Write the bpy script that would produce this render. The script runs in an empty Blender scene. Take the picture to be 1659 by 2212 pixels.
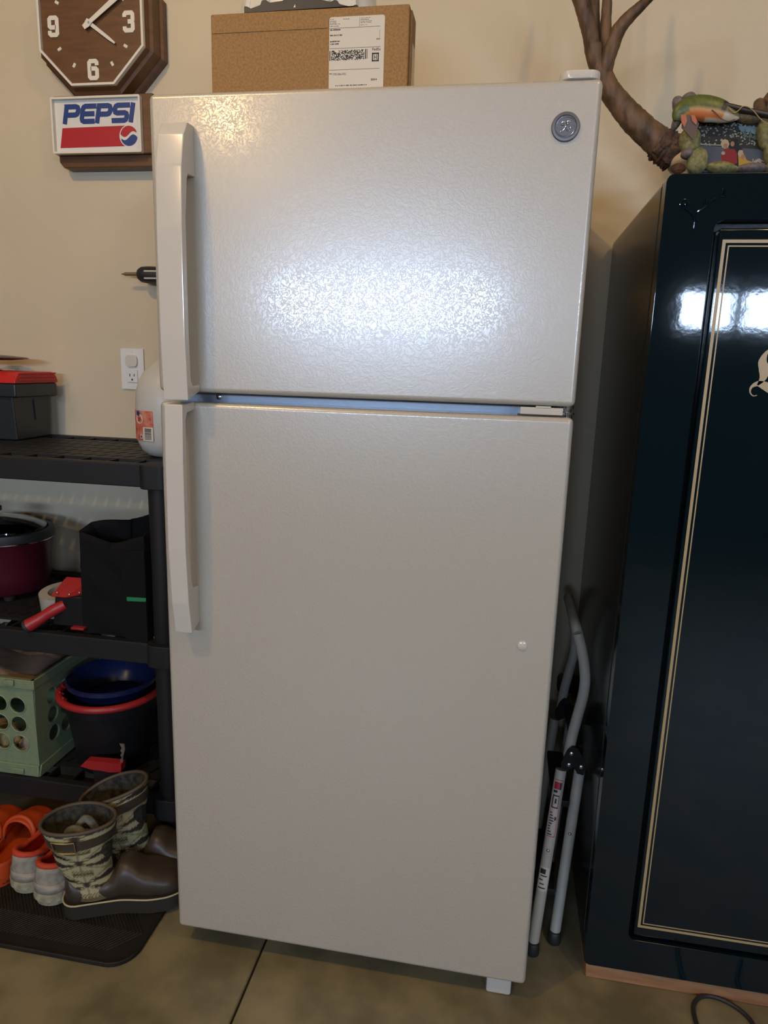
import bpy, bmesh, math, random
from mathutils import Vector, Matrix
random.seed(7)
D = bpy.data
COL = bpy.context.scene.collection
PI = math.pi

# ------------------------------------------------------------------ camera
CAM = Vector((0.6021, -1.1495, 1.2070))
ROT = Matrix(((0.98450, -0.06499, 0.16288), (0.17274, 0.19917, -0.96462), (0.03025, 0.97781, 0.20731)))
FPX, IW, IH = 1500.0, 1659.0, 2212.0
cd = D.cameras.new('camera'); cam = D.objects.new('camera', cd); COL.objects.link(cam)
cd.sensor_fit = 'HORIZONTAL'; cd.sensor_width = 36.0; cd.lens = FPX / IW * 36.0; cd.clip_start = 0.02
cam.matrix_world = Matrix.Translation(CAM) @ ROT.to_4x4()
bpy.context.scene.camera = cam

# ------------------------------------------------------------------ light
sc = bpy.context.scene
sc.view_settings.view_transform = 'Standard'; sc.view_settings.look = 'None'
sc.view_settings.gamma = 1.0; sc.view_settings.use_curve_mapping = False
sc.view_settings.exposure = -0.85
wd = D.worlds.new('world'); sc.world = wd; wd.use_nodes = True
wd.node_tree.nodes['Background'].inputs[0].default_value = (0.75, 0.85, 1.0, 1)
wd.node_tree.nodes['Background'].inputs[1].default_value = 0.3

def bulb(x, y, z, watts, col, r=0.05):
    l = D.lights.new('ceiling_bulb', 'POINT'); l.energy = watts; l.color = col; l.shadow_soft_size = r
    o = D.objects.new('ceiling_bulb', l); COL.objects.link(o); o.location = (x, y, z)
WARM = (1.0, 0.67, 0.31)
bulb(-1.25, -3.37, 2.70, 54, WARM, 0.05)
bulb(-0.55, -1.15, 2.70, 74, WARM, 0.035)
bulb(1.55, -1.15, 2.70, 40, WARM, 0.04)
bulb(1.9, -3.37, 2.70, 8, WARM, 0.05)
REAR = -4.2
PANES = [(x, x + 0.40) for x in (-1.22, -0.79, -0.36, 0.07, 1.79, 2.22, 2.65, 3.08)]
PZ0, PZ1 = 1.52, 1.81
for (a, b) in PANES:                       # daylight just outside each pane
    l = D.lights.new('daylight', 'AREA'); l.shape = 'RECTANGLE'; l.size = b - a; l.size_y = PZ1 - PZ0
    l.energy = 37; l.color = (0.56, 0.73, 1.0)
    o = D.objects.new('daylight', l); COL.objects.link(o)
    o.location = ((a + b) / 2, REAR - 0.12, (PZ0 + PZ1) / 2); o.rotation_euler = (PI / 2, 0, 0)

# ------------------------------------------------------------------ helpers
def px_ray(u, v):
    return ROT @ Vector(((u - IW / 2) / FPX, -(v - IH / 2) / FPX, -1))
def at(u, v, Y):
    d = px_ray(u, v); return CAM + d * ((Y - CAM.y) / d.y)
def atz(u, v, Z=0.0):
    d = px_ray(u, v); return CAM + d * ((Z - CAM.z) / d.z)
def mpp(P):                                # metres per photo pixel at a point
    return -((ROT.transposed() @ (Vector(P) - CAM)).z) / FPX

def mat(name, col, rough=0.5, metal=0.0, spec=0.5, noise=0.0, nscale=30, bump=0.0, bscale=200, bdist=0.001,
        col2=None, coat=0.0, trans=0.0, stretch=None, bdetail=2, lowr=None, alpha=1.0):
    m = D.materials.new(name); m.use_nodes = True; nt = m.node_tree; N = nt.nodes; L = nt.links
    b = N['Principled BSDF']
    b.inputs['Base Color'].default_value = (*col, 1); b.inputs['Roughness'].default_value = rough
    b.inputs['Metallic'].default_value = metal; b.inputs['Specular IOR Level'].default_value = spec
    b.inputs['Coat Weight'].default_value = coat; b.inputs['Transmission Weight'].default_value = trans
    b.inputs['Alpha'].default_value = alpha
    tc = N.new('ShaderNodeTexCoord'); src = tc.outputs['Object']
    if stretch:
        mp = N.new('ShaderNodeMapping'); mp.inputs['Scale'].default_value = stretch
        L.new(src, mp.inputs['Vector']); src = mp.outputs['Vector']
    if noise > 0 or col2:
        n = N.new('ShaderNodeTexNoise'); n.inputs['Scale'].default_value = nscale; n.inputs['Detail'].default_value = 6
        L.new(src, n.inputs['Vector'])
        r = N.new('ShaderNodeValToRGB')
        c2 = col2 if col2 else tuple(max(0, c * (1 - noise)) for c in col)
        c1 = col if col2 else tuple(min(1, c * (1 + noise * 0.5)) for c in col)
        r.color_ramp.elements[0].position = 0.36; r.color_ramp.elements[1].position = 0.64
        r.color_ramp.elements[0].color = (*c2, 1); r.color_ramp.elements[1].color = (*c1, 1)
        L.new(n.outputs['Fac'], r.inputs['Fac']); L.new(r.outputs['Color'], b.inputs['Base Color'])
    if bump > 0:
        n2 = N.new('ShaderNodeTexNoise'); n2.inputs['Scale'].default_value = bscale; n2.inputs['Detail'].default_value = bdetail
        L.new(src, n2.inputs['Vector'])
        bp = N.new('ShaderNodeBump'); bp.inputs['Strength'].default_value = bump; bp.inputs['Distance'].default_value = bdist
        L.new(n2.outputs['Fac'], bp.inputs['Height']); L.new(bp.outputs['Normal'], b.inputs['Normal'])
    return m

def root(name, label, cat, loc=(0, 0, 0), group=None):
    o = D.objects.new(name, None); COL.objects.link(o); o.location = loc
    o['label'] = label; o['category'] = cat
    if group: o['group'] = group
    bpy.context.view_layer.update()
    return o
def tag(o, label, cat, group=None):
    o['label'] = label; o['category'] = cat
    if group: o['group'] = group
    return o
def world_loc(o):
    v = Vector((0, 0, 0))
    while o: v += Vector(o.location); o = o.parent
    return v

class MB:
    """collects geometry in world coordinates, then links it as one mesh"""
    def __init__(s): s.v = []; s.f = []; s.m = []; s.sm = []; s.wn = False
    def add(s, V, F, mi=0, smooth=False):
        k = len(s.v); s.v += [Vector(p) for p in V]; s.f += [[i + k for i in f] for f in F]
        s.m += [mi] * len(F); s.sm += [smooth] * len(F); return s
    def frombm(s, bm, mi=0, smooth=False, M=None):
        bm.verts.ensure_lookup_table(); bm.verts.index_update()
        V = [(M @ v.co if M else v.co.copy()) for v in bm.verts]
        F = [[v.index for v in f.verts] for f in bm.faces]; bm.free()
        return s.add(V, F, mi, smooth)
    def box(s, a, b, bev=0.0, seg=2, mi=0, M=None, smooth=None):
        bm = bmesh.new(); bmesh.ops.create_cube(bm, size=1)
        for v in bm.verts:
            for i in range(3): v.co[i] = a[i] if v.co[i] < 0 else b[i]
        if bev > 0:
            bmesh.ops.bevel(bm, geom=list(bm.edges), offset=bev, segments=seg, profile=0.5, affect='EDGES')
        bmesh.ops.recalc_face_normals(bm, faces=list(bm.faces))
        if bev > 0: s.wn = True
        return s.frombm(bm, mi, (bev > 0) if smooth is None else smooth, M)
    def prism(s, poly, lo, hi, axis='x', bev=0.0, seg=2, mi=0, M=None):
        """polygon in the two other axes, extruded from lo to hi"""
        def P(a, b, c):
            return {'x': (c, a, b), 'y': (a, c, b), 'z': (a, b, c)}[axis]
        bm = bmesh.new(); n = len(poly)
        A = [bm.verts.new(P(a, b, lo)) for a, b in poly]; B = [bm.verts.new(P(a, b, hi)) for a, b in poly]
        bm.faces.new(A); bm.faces.new(B[::-1])
        for i in range(n): bm.faces.new((A[i], B[i], B[(i + 1) % n], A[(i + 1) % n]))
        bmesh.ops.recalc_face_normals(bm, faces=list(bm.faces))
        if bev > 0:
            bmesh.ops.bevel(bm, geom=list(bm.edges), offset=bev, segments=seg, profile=0.5, affect='EDGES', clamp_overlap=True)
        if bev > 0: s.wn = True
        return s.frombm(bm, mi, bev > 0, M)
    def tube(s, pts, rad, n=12, mi=0, closed=False, jag=0.0, flat=1.0, M=None):
        pts = [Vector(p) for p in pts]; m = len(pts)
        if not hasattr(rad, '__len__'): rad = [rad] * m
        V = []; up = Vector((0.13, 0.31, 0.94)).normalized(); prev = None
        for i, p in enumerate(pts):
            if closed: t = pts[(i + 1) % m] - pts[i - 1]
            else: t = pts[min(i + 1, m - 1)] - pts[max(i - 1, 0)]
            t.normalize()
            if prev is None:
                a = t.cross(up)
                if a.length < 0.1: a = t.cross(Vector((1, 0, 0)))
            else: a = prev - t * prev.dot(t)
            a.normalize(); prev = a.copy(); b = t.cross(a)
            for k in range(n):
                an = 2 * PI * k / n; r = rad[i] * (1 + (random.uniform(-jag, jag) if jag else 0))
                V.append(p + a * (math.cos(an) * r) + b * (math.sin(an) * r * flat))
        F = []
        for i in range(m if closed else m - 1):
            for k in range(n):
                j = (i + 1) % m
                F.append([i * n + k, i * n + (k + 1) % n, j * n + (k + 1) % n, j * n + k])
        if not closed:
            F.append(list(range(n))[::-1]); F.append([(m - 1) * n + k for k in range(n)])
        if M: V = [M @ v for v in V]
        return s.add(V, F, mi, True)
    def lathe(s, prof, c, n=32, mi=0, sx=1.0, sy=1.0, cap0=True, cap1=True, M=None):
        """profile [(r, z)] about a vertical axis through c"""
        V = []; c = Vector(c)
        for r, z in prof:
            for k in range(n):
                a = 2 * PI * k / n; V.append(Vector((r * sx * math.cos(a), r * sy * math.sin(a), z)))
        F = [[i * n + k, i * n + (k + 1) % n, (i + 1) * n + (k + 1) % n, (i + 1) * n + k] for i in range(len(prof) - 1) for k in range(n)]
        if cap0 and prof[0][0] > 1e-5: F.append(list(range(n))[::-1])
        if cap1 and prof[-1][0] > 1e-5: F.append([(len(prof) - 1) * n + k for k in range(n)])
        if M: V = [M @ v for v in V]
        return s.add([v + c for v in V], F, mi, True)
    def ball(s, c, r, mi=0, sub=3, M=None, lump=0.0, lscale=3.0):
        bm = bmesh.new(); bmesh.ops.create_icosphere(bm, subdivisions=sub, radius=1)
        ph = random.uniform(0, 9)
        for v in bm.verts:
            p = v.co.copy()
            k = 1 + lump * (math.sin(p.x * lscale + ph) * math.cos(p.y * lscale * 1.3 + ph * 2) + 0.6 * math.sin(p.z * lscale * 1.7 + ph))
            v.co = Vector((p.x * r[0] * k, p.y * r[1] * k, p.z * r[2] * k))
        MM = Matrix.Translation(Vector(c)) @ (M.to_4x4() if M else Matrix())
        return s.frombm(bm, mi, True, MM)
    def build(s, name, mats, parent=None, kind=None, label=None, auto=True):
        if not isinstance(mats, (list, tuple)): mats = [mats]
        me = D.meshes.new(name)
        off = world_loc(parent) if parent else Vector((0, 0, 0))
        own = Vector((0, 0, 0))
        if not parent and s.v:
            xs = [v.x for v in s.v]; ys = [v.y for v in s.v]; zs = [v.z for v in s.v]
            own = Vector(((min(xs) + max(xs)) / 2, (min(ys) + max(ys)) / 2, min(zs)))
        me.from_pydata([v - off - own for v in s.v], [], s.f)
        for m in mats: me.materials.append(m)
        for p, mi, sm in zip(me.polygons, s.m, s.sm): p.material_index = mi; p.use_smooth = sm
        me.validate(); me.update()
        if auto and any(s.sm): me.set_sharp_from_angle(angle=math.radians(42))
        o = D.objects.new(name, me); COL.objects.link(o); o.location = own
        if s.wn:
            wn = o.modifiers.new('weighted_normals', 'WEIGHTED_NORMAL'); wn.weight = 100; wn.keep_sharp = True
        if parent: o.parent = parent
        if kind: o['kind'] = kind
        if label: o['label'] = label
        return o

def flat_shape(loops, thick, M, mb, mi=0):
    """filled 2-D outline (later loops are holes), extruded by thick, moved by M"""
    cu = D.curves.new('outline', 'CURVE'); cu.dimensions = '2D'; cu.fill_mode = 'BOTH'; cu.extrude = thick / 2
    for lp in loops:
        sp = cu.splines.new('POLY'); sp.points.add(len(lp) - 1); sp.use_cyclic_u = True
        for p, q in zip(sp.points, lp): p.co = (q[0], q[1], 0, 1)
    o = D.objects.new('outline', cu); COL.objects.link(o)
    dg = bpy.context.evaluated_depsgraph_get(); me = D.meshes.new_from_object(o.evaluated_get(dg))
    mb.add([M @ (v.co) for v in me.vertices], [list(p.vertices) for p in me.polygons], mi, False)
    D.objects.remove(o); D.curves.remove(cu); D.meshes.remove(me)
def text_shape(body, size, M, mb, mi=0, thick=0.0004, bold=0.0, sx=1.0, align='CENTER', shear=0.0):
    cu = D.curves.new('txt', 'FONT'); cu.body = body; cu.size = size; cu.extrude = thick / 2; cu.offset = bold
    cu.align_x = align; cu.align_y = 'CENTER'; cu.resolution_u = 4; cu.shear = shear
    o = D.objects.new('txt', cu); COL.objects.link(o)
    dg = bpy.context.evaluated_depsgraph_get(); me = D.meshes.new_from_object(o.evaluated_get(dg))
    mb.add([M @ Vector((v.co.x * sx, v.co.y, v.co.z)) for v in me.vertices], [list(p.vertices) for p in me.polygons], mi, False)
    D.objects.remove(o); D.curves.remove(cu); D.meshes.remove(me)
def ribbon(pts, w, M, mb, mi=0, thick=0.0008):
    """flat stroke of width w (scalar or list) through 2-D points"""
    pts = [Vector(p) for p in pts]; n = len(pts)
    if not hasattr(w, '__len__'): w = [w] * n
    Lp = []; Rp = []
    for i in range(n):
        d0 = (pts[i] - pts[i - 1]).normalized() if i > 0 else (pts[1] - pts[0]).normalized()
        d1 = (pts[i + 1] - pts[i]).normalized() if i < n - 1 else d0
        t = (d0 + d1).normalized(); nn = Vector((-t.y, t.x)); c = max(0.4, t.dot(d1))
        Lp.append(pts[i] + nn * w[i] / 2 / c); Rp.append(pts[i] - nn * w[i] / 2 / c)
    V = []
    for q in Lp + Rp: V.append(M @ Vector((q.x, q.y, thick / 2)))
    for q in Lp + Rp: V.append(M @ Vector((q.x, q.y, -thick / 2)))
    F = []
    for i in range(n - 1):
        F.append([n + i, n + i + 1, i + 1, i]); k = 2 * n
        F.append([k + i, k + i + 1, k + n + i + 1, k + n + i])
        F.append([i, i + 1, k + i + 1, k + i]); F.append([n + i + 1, n + i, k + n + i, k + n + i + 1])
    F.append([0, n, 3 * n, 2 * n]); F.append([n - 1, 2 * n + n - 1, 3 * n + n - 1, 2 * n - 1])
    mb.add(V, F, mi, False)
def arc(cx, cy, r, a0, a1, n=10, ry=None):
    ry = ry or r
    return [(cx + r * math.cos(math.radians(a0 + (a1 - a0) * i / n)), cy + ry * math.sin(math.radians(a0 + (a1 - a0) * i / n))) for i in range(n + 1)]
def circle(cx, cy, r, n=20, ry=None): return arc(cx, cy, r, 0, 360 - 360 / n, n - 1, ry)
def rrect(x0, y0, x1, y1, r, n=4):
    return arc(x1 - r, y1 - r, r, 0, 90, n) + arc(x0 + r, y1 - r, r, 90, 180, n) + arc(x0 + r, y0 + r, r, 180, 270, n) + arc(x1 - r, y0 + r, r, 270, 360, n)
def facing(x, Y, z):                       # 2-D (x right, y up) drawn on a plane that faces the viewer (-Y)
    return Matrix.Translation((x, Y, z)) @ Matrix(((1, 0, 0, 0), (0, 0, -1, 0), (0, 1, 0, 0), (0, 0, 0, 1)))
def smooth_path(P, n=6):
    P = [Vector(p) for p in P]; out = []
    for i in range(len(P) - 1):
        p0 = P[max(i - 1, 0)]; p1 = P[i]; p2 = P[i + 1]; p3 = P[min(i + 2, len(P) - 1)]
        for k in range(n):
            t = k / n
            out.append(0.5 * ((2 * p1) + (p2 - p0) * t + (2 * p0 - 5 * p1 + 4 * p2 - p3) * t * t + (3 * p1 - p0 - 3 * p2 + p3) * t ** 3))
    out.append(P[-1]); return out
def lerp_list(a, m):
    n = len(a) - 1; out = []
    for i in range(m):
        t = i / (m - 1) * n; k = min(int(t), n - 1); out.append(a[k] + (a[k + 1] - a[k]) * (t - k))
    return out

# ------------------------------------------------------------------ materials
M_wall = mat('painted_wall', (0.62, 0.525, 0.365), 0.55, bump=0.25, bscale=220, bdist=0.0006, noise=0.03, nscale=4)
M_ceil = mat('ceiling_paint', (0.40, 0.36, 0.30), 0.8)
M_wall2 = mat('wall_dark_to_cut_fill', (0.11, 0.09, 0.065), 0.8, noise=0.1, nscale=3)  # walls out of view, colour set dark to cut bounced fill light
M_floor = mat('concrete', (0.255, 0.215, 0.125), 0.42, noise=0.35, nscale=9, bump=0.1, bscale=90, bdist=0.0005, col2=(0.14, 0.122, 0.068))
M_dark = mat('dark_void', (0.01, 0.01, 0.01), 0.9)
M_glass = mat('window_glass', (1, 1, 1), 0.0, trans=1.0)
M_frame = mat('window_frame_paint', (0.7, 0.7, 0.7), 0.5)
M_chrome = mat('chrome', (0.75, 0.75, 0.78), 0.12, metal=1.0)
M_steel = mat('painted_steel_grey', (0.30, 0.34, 0.40), 0.35, metal=0.3, bump=0.2, bscale=300, bdist=0.0005)
M_wplast = mat('white_plastic', (0.78, 0.77, 0.73), 0.22)
M_white = mat('white_print', (0.64, 0.59, 0.49), 0.6, spec=0.2)
M_black = mat('black_rubber', (0.02, 0.02, 0.02), 0.5)
M_blackp = mat('black_plastic', (0.010, 0.010, 0.011), 0.45, spec=0.3, bump=0.15, bscale=400, bdist=0.0003)

# ------------------------------------------------------------------ room
WY = 0.70; CEIL = 2.85; XL, XR = -3.4, 4.4
def structure(mb, name, m, parent=None):
    o = mb.build(name, m, parent)
    if not parent: o['kind'] = 'structure'
    return o
structure(MB().box((XL, WY, -0.05), (XR, WY + 0.1, CEIL)), 'wall_back', M_wall)
structure(MB().box((XL - 0.1, REAR, -0.05), (XL, WY + 0.1, CEIL)), 'wall_left', M_wall2)
structure(MB().box((XR, REAR, -0.05), (XR + 0.1, WY + 0.1, CEIL)), 'wall_right', M_wall2)
structure(MB().box((XL - 0.1, REAR - 0.1, CEIL), (XR + 0.1, WY + 0.1, CEIL + 0.1)), 'ceiling', M_ceil)
fl = structure(MB().box((XL, REAR, -0.06), (XR, WY, -0.012)), 'floor', M_dark)
JX = 0.172
for (a, b) in ((XL, JX - 0.0022), (JX + 0.0022, XR)):
    mb = MB().prism([(a, -0.0125), (b, -0.0125), (b, -0.002), (b - 0.002, 0.0), (a + 0.002, 0.0), (a, -0.002)], REAR, WY, 'y')
    mb.build('slab', M_floor, fl)
mb = MB(); xs = XL - 0.1
for (a, b) in PANES:
    mb.box((xs, REAR - 0.1, PZ0), (a, REAR, PZ1)); xs = b
mb.box((xs, REAR - 0.1, PZ0), (XR + 0.1, REAR, PZ1))
mb.box((XL - 0.1, REAR - 0.1, -0.05), (XR + 0.1, REAR, PZ0)); mb.box((XL - 0.1, REAR - 0.1, PZ1), (XR + 0.1, REAR, CEIL))
structure(mb, 'wall_front', M_wall2)
for i, (a, b) in enumerate(PANES):
    mb = MB(); t = 0.018
    mb.box((a, REAR - 0.06, PZ0), (a + t, REAR + 0.01, PZ1)); mb.box((b - t, REAR - 0.06, PZ0), (b, REAR + 0.01, PZ1))
    mb.box((a, REAR - 0.06, PZ0), (b, REAR + 0.01, PZ0 + t)); mb.box((a, REAR - 0.06, PZ1 - t), (b, REAR + 0.01, PZ1))
    structure(mb, 'window_%d' % (i + 1), M_frame)

# ------------------------------------------------------------------ refrigerator
def fridge_mat():
    m = D.materials.new('textured_white_enamel'); m.use_nodes = True; nt = m.node_tree; N = nt.nodes; L = nt.links
    b = N['Principled BSDF']; b.inputs['Base Color'].default_value = (0.50, 0.458, 0.378, 1); b.inputs['Roughness'].default_value = 0.31; b.inputs['IOR'].default_value = 1.65
    b.inputs['Coat Weight'].default_value = 1.0; b.inputs['Coat Roughness'].default_value = 0.15; b.inputs['Coat IOR'].default_value = 1.6
    b.inputs['Specular IOR Level'].default_value = 1.0
    tc = N.new('ShaderNodeTexCoord')
    n0 = N.new('ShaderNodeTexNoise'); n0.inputs['Scale'].default_value = 60; n0.inputs['Detail'].default_value = 1
    L.new(tc.outputs['Object'], n0.inputs['Vector'])
    mx = N.new('ShaderNodeMix'); mx.data_type = 'VECTOR'; mx.inputs['Factor'].default_value = 0.02
    L.new(tc.outputs['Object'], mx.inputs['A']); L.new(n0.outputs['Color'], mx.inputs['B'])
    n1 = N.new('ShaderNodeTexNoise'); n1.inputs['Scale'].default_value = 210; n1.inputs['Detail'].default_value = 4
    L.new(mx.outputs['Result'], n1.inputs['Vector'])
    r = N.new('ShaderNodeValToRGB'); r.color_ramp.elements[0].position = 0.44; r.color_ramp.elements[1].position = 0.56
    L.new(n1.outputs['Fac'], r.inputs['Fac'])
    bp = N.new('ShaderNodeBump'); bp.inputs['Strength'].default_value = 1.0; bp.inputs['Distance'].default_value = 0.0014
    L.new(r.outputs['Color'], bp.inputs['Height']); L.new(bp.outputs['Normal'], b.inputs['Coat Normal'])
    b2 = N.new('ShaderNodeBump'); b2.inputs['Strength'].default_value = 0.3; b2.inputs['Distance'].default_value = 0.0005
    L.new(n1.outputs['Fac'], b2.inputs['Height']); L.new(b2.outputs['Normal'], b.inputs['Normal'])
    return m
M_door = fridge_mat()
M_hand = mat('glossy_white_plastic', (0.62, 0.575, 0.50), 0.12, spec=0.7)
M_cab = mat('white_cabinet_enamel', (0.53, 0.50, 0.445), 0.3, bump=0.4, bscale=220, bdist=0.0005)
FW, FT, FA, FB, F0 = 0.711, 1.624, 1.150, 1.133, 0.050
fr = root('refrigerator', 'tall white top-freezer refrigerator with pebbled doors and long vertical handles', 'refrigerator', (FW / 2, 0.33, 0))
cab = MB().box((0.006, 0.068, 0.045), (FW - 0.006, 0.655, 1.612), 0.006).build('cabinet', M_cab, fr)
MB().box((0.012, 0.058, F0 + 0.02), (FW - 0.012, 0.0685, FT - 0.02)).build('door_gasket', M_steel, fr)
fd = MB().box((0, 0, FA), (FW, 0.058, FT), 0.009, 3).build('freezer_door', M_door, fr)
ld = MB().box((0, 0, F0), (FW, 0.058, FB), 0.009, 3).build('fridge_door', M_door, fr)
# feet and grille below
for x, y in ((0.05, 0.16), (0.637, 0.020)):
    MB().box((x, y, 0.0), (x + 0.050, y + 0.08, 0.046), 0.006, 2).build('foot', M_hand, fr)
MB().box((0.02, 0.14, 0.004), (FW - 0.02, 0.155, 0.05)).build('toe_grille', M_blackp, fr)
for x in (0.06, 0.62):
    MB().tube([(x, 0.60, 0.0225), (x + 0.03, 0.60, 0.0225)], 0.0225, 16).build('roller', M_black, fr)
# handles: side profile extruded across the bar
hx0, hx1 = at(335, 300, -0.045).x, at(391, 375, -0.05).x
zt = at(350, 259, -0.03).z; zb = FA - 0.012
prof = [(0.001, zt), (-0.022, zt - 0.001), (-0.036, zt - 0.022), (-0.047, zt - 0.07), (-0.052, zt - 0.16), (-0.052, zb + 0.1), (-0.047, zb), (0.001, zb + 0.014),
        (0.001, zb + 0.026), (-0.026, zb + 0.024), (-0.033, zb + 0.035), (-0.036, zb + 0.12), (-0.036, zt - 0.15), (-0.028, zt - 0.088), (-0.024, zt - 0.079), (0.001, zt - 0.077)]
hA = MB().prism(prof, hx0, hx1, 'x', 0.0025, 2).build('handle', M_hand, fd)
h2x0, h2x1 = at(356, 900, -0.045).x, at(412, 1330, -0.038).x
z1 = FB + 0.001; z0 = at(412, 1370, -0.036).z
prof = [(0.001, z1), (-0.046, z1 - 0.003), (-0.050, z1 - 0.1), (-0.050, z0 + 0.16), (-0.044, z0 + 0.06), (-0.034, z0), (0.001, z0 + 0.012),
        (0.001, z0 + 0.082), (-0.022, z0 + 0.084), (-0.028, z0 + 0.098), (-0.034, z0 + 0.16), (-0.035, z1 - 0.1), (-0.034, z1 - 0.03), (-0.028, z1 - 0.018), (0.001, z1 - 0.014)]
hB = MB().prism(prof, h2x0, h2x1, 'x', 0.0025, 2).build('handle', M_hand, ld)
# top hinge cap, middle hinge
MB().prism(rrect(FW - 0.062, -0.001, FW - 0.004, 0.075, 0.016, 5), FT - 0.001, FT + 0.011, 'z', 0.003, 2).build('hinge_cover', M_hand, fr)
a = at(1124, 885, 0.004); b = at(1216, 893, 0.004)
mh = MB(); zc = (FA + FB) / 2
mh.box((a.x, 0.004, zc - 0.0055), (b.x, 0.03, zc + 0.006), 0.001)
mh.box((a.x + 0.024, 0.004, zc + 0.004), (a.x + 0.048, 0.02, zc + 0.0082), 0.0006)
mh.build('hinge_cover', M_hand, fr)
mh = MB(); px_ = b.x + 0.008
mh.box((a.x - 0.004, 0.012, zc - 0.0078), (b.x + 0.006, 0.06, zc - 0.005))
mh.lathe([(0.008, FB - 0.002), (0.008, zc - 0.004), (0.011, zc - 0.004), (0.011, zc - 0.001), (0.006, zc), (0.006, zc + 0.004), (0.009, zc + 0.005), (0.009, FA + 0.002)], (px_, 0.018, 0), 20)
mh.build('hinge_pin', M_chrome, fr, label='chrome hinge pin and washers')
p = at(473, 857, 0.057)
mh = MB(); mh.lathe([(0.0052, 0), (0.0052, 0.002), (0.003, 0.0035), (0.0, 0.0036)], (0, 0, 0), 16, M=None)
M0 = facing(p.x, 0.0575, p.z)
mh.v = [M0 @ v for v in mh.v]
mh.box((-0.003, -0.0005, 0.003), (0.003, 0.0005, 0.004), M=M0, mi=1); mh.box((-0.0005, -0.003, 0.003), (0.0005, 0.003, 0.004), M=M0, mi=1)
mh.build('screw', [M_chrome, M_black], fr, label='chrome cross-head screw')
# badge
p = at(1222, 273.5, -0.003)
M_badge = mat('brushed_grey_metal', (0.16, 0.155, 0.16), 0.38, metal=0.7)
bd = MB(); M0 = facing(p.x, -0.0005, p.z); R0 = 0.0205
bd.lathe([(R0, 0), (R0, 0.0022), (R0 - 0.001, 0.0034), (R0 - 0.0045, 0.0036), (R0 - 0.0055, 0.0026), (0.0, 0.0026)], (0, 0, 0), 48)
bd.v = [M0 @ v for v in bd.v]
badge = bd.build('badge', M_badge, fd, label='round grey metal badge with a curled script monogram')
mg = MB(); zz = 0.0030
for k in range(4):
    A = math.radians(90 * k + 20)
    pts = [Vector((math.cos(A + t * 1.15) * (0.0142 - 0.001 * t), math.sin(A + t * 1.15) * (0.0142 - 0.001 * t), zz)) for t in [i / 9 for i in range(10)]]
    pts += [Vector((math.cos(A + 1.15 + 0.25) * 0.0118, math.sin(A + 1.15 + 0.25) * 0.0118, zz))]
    mg.tube([M0 @ q for q in pts], lerp_list([0.0002, 0.0006, 0.0003], len(pts)), 6)
def script(P, w=0.0006):
    P = [M0 @ Vector((x * 0.001, y * 0.001, zz)) for x, y in P]; P = smooth_path(P, 4); mg.tube(P, lerp_list([w * 0.5, w, w, w * 0.6], len(P)), 6)
script([(-1, 5), (-3, 7), (-6, 5.5), (-6.5, 2.5), (-4, 1.5), (-2.6, 3), (-3.6, 4.2)])
script([(-1, 5), (-0.5, 1), (-2, -3), (-5, -6), (-7.5, -6), (-7, -4)])
script([(-4.5, -1), (-1, -0.5), (0.8, 1)])
script([(6, 6.5), (3.5, 8), (1.5, 6), (2.6, 3.2), (4.6, 3.6)])
script([(2.6, 3.2), (0.5, 0.5), (0.8, -4), (4, -6), (7, -4), (6.6, -1.2), (4, -0.6), (3.2, -2.4), (4.4, -3.4)])
script([(0.6, 9), (0, 6), (0.6, 3)])
mg.build('monogram', mat('raised_metal', (0.42, 0.41, 0.42), 0.2, metal=1.0), badge)
p = at(1128, 1394, 0)
bm_ = MB(); bm_.lathe([(0.0085, 0), (0.008, 0.002), (0.005, 0.0034), (0, 0.0038)], (0, 0, 0), 24); M0 = facing(p.x, -0.0002, p.z); bm_.v = [M0 @ v for v in bm_.v]
bm_.build('hole_plug', M_hand, ld)

# ------------------------------------------------------------------ cardboard box with shipping label
M_card = mat('cardboard', (0.31, 0.17, 0.058), 0.8, noise=0.22, nscale=260, bump=0.2, bscale=300, bdist=0.0005)
M_tan = mat('packing_tape', (0.55, 0.42, 0.26), 0.35)
BY = 0.12
bl = at(458, 195, BY).x; br = at(882, 100, BY).x; bt = at(660, 20, BY).z
bx = root('cardboard_box', 'brown cardboard shipping box lying on top of the refrigerator', 'box', ((bl + br) / 2, BY + 0.05, 1.6125))
cb = MB(); DB = 0.06
cb.box((bl, BY, 1.6125), (br, BY + DB, bt), 0.0015, 1)
cb.box((bl + 0.002, BY - 0.0012, bt - 0.030), (bl + (br - bl) * 0.60, BY + 0.0005, bt - 0.0293))
cb.build('carton', M_card, bx)
MB().box((br - 0.0005, BY + 0.012, 1.6125), (br + 0.0035, BY + DB - 0.006, bt - 0.004), 0.001, 1).build('side_flap', M_card, bx)
MB().box((br + 0.0036, BY + 0.02, 1.6125), (br + 0.0042, BY + DB - 0.01, bt - 0.05)).build('tape', M_tan, bx)
a = at(712, 38, BY); b = at(828, 186, BY)
lx0, lx1, lz1 = a.x, at(832, 33, BY).x, a.z
lz0 = 1.630
M_ink = mat('black_ink', (0.02, 0.018, 0.02), 0.6)
M_inkg = mat('grey_ink', (0.18, 0.16, 0.14), 0.6)
W_, H_ = lx1 - lx0, lz1 - lz0
M0 = facing(lx0, BY - 0.0006, lz0)
lm = MB(); flat_shape([rrect(0, 0, W_, H_, 0.004)], 0.0006, M0, lm)
lab = lm.build('shipping_label', M_white, bx, label='white paper shipping label with printed lines and barcode')
M1 = facing(lx0, BY - 0.0010, lz0); pr = MB()
KV = 0.87 * W_ / 120.0; K = W_ / 120.0                               # label drawn in photo-like units, 120 wide, 155 high
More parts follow.
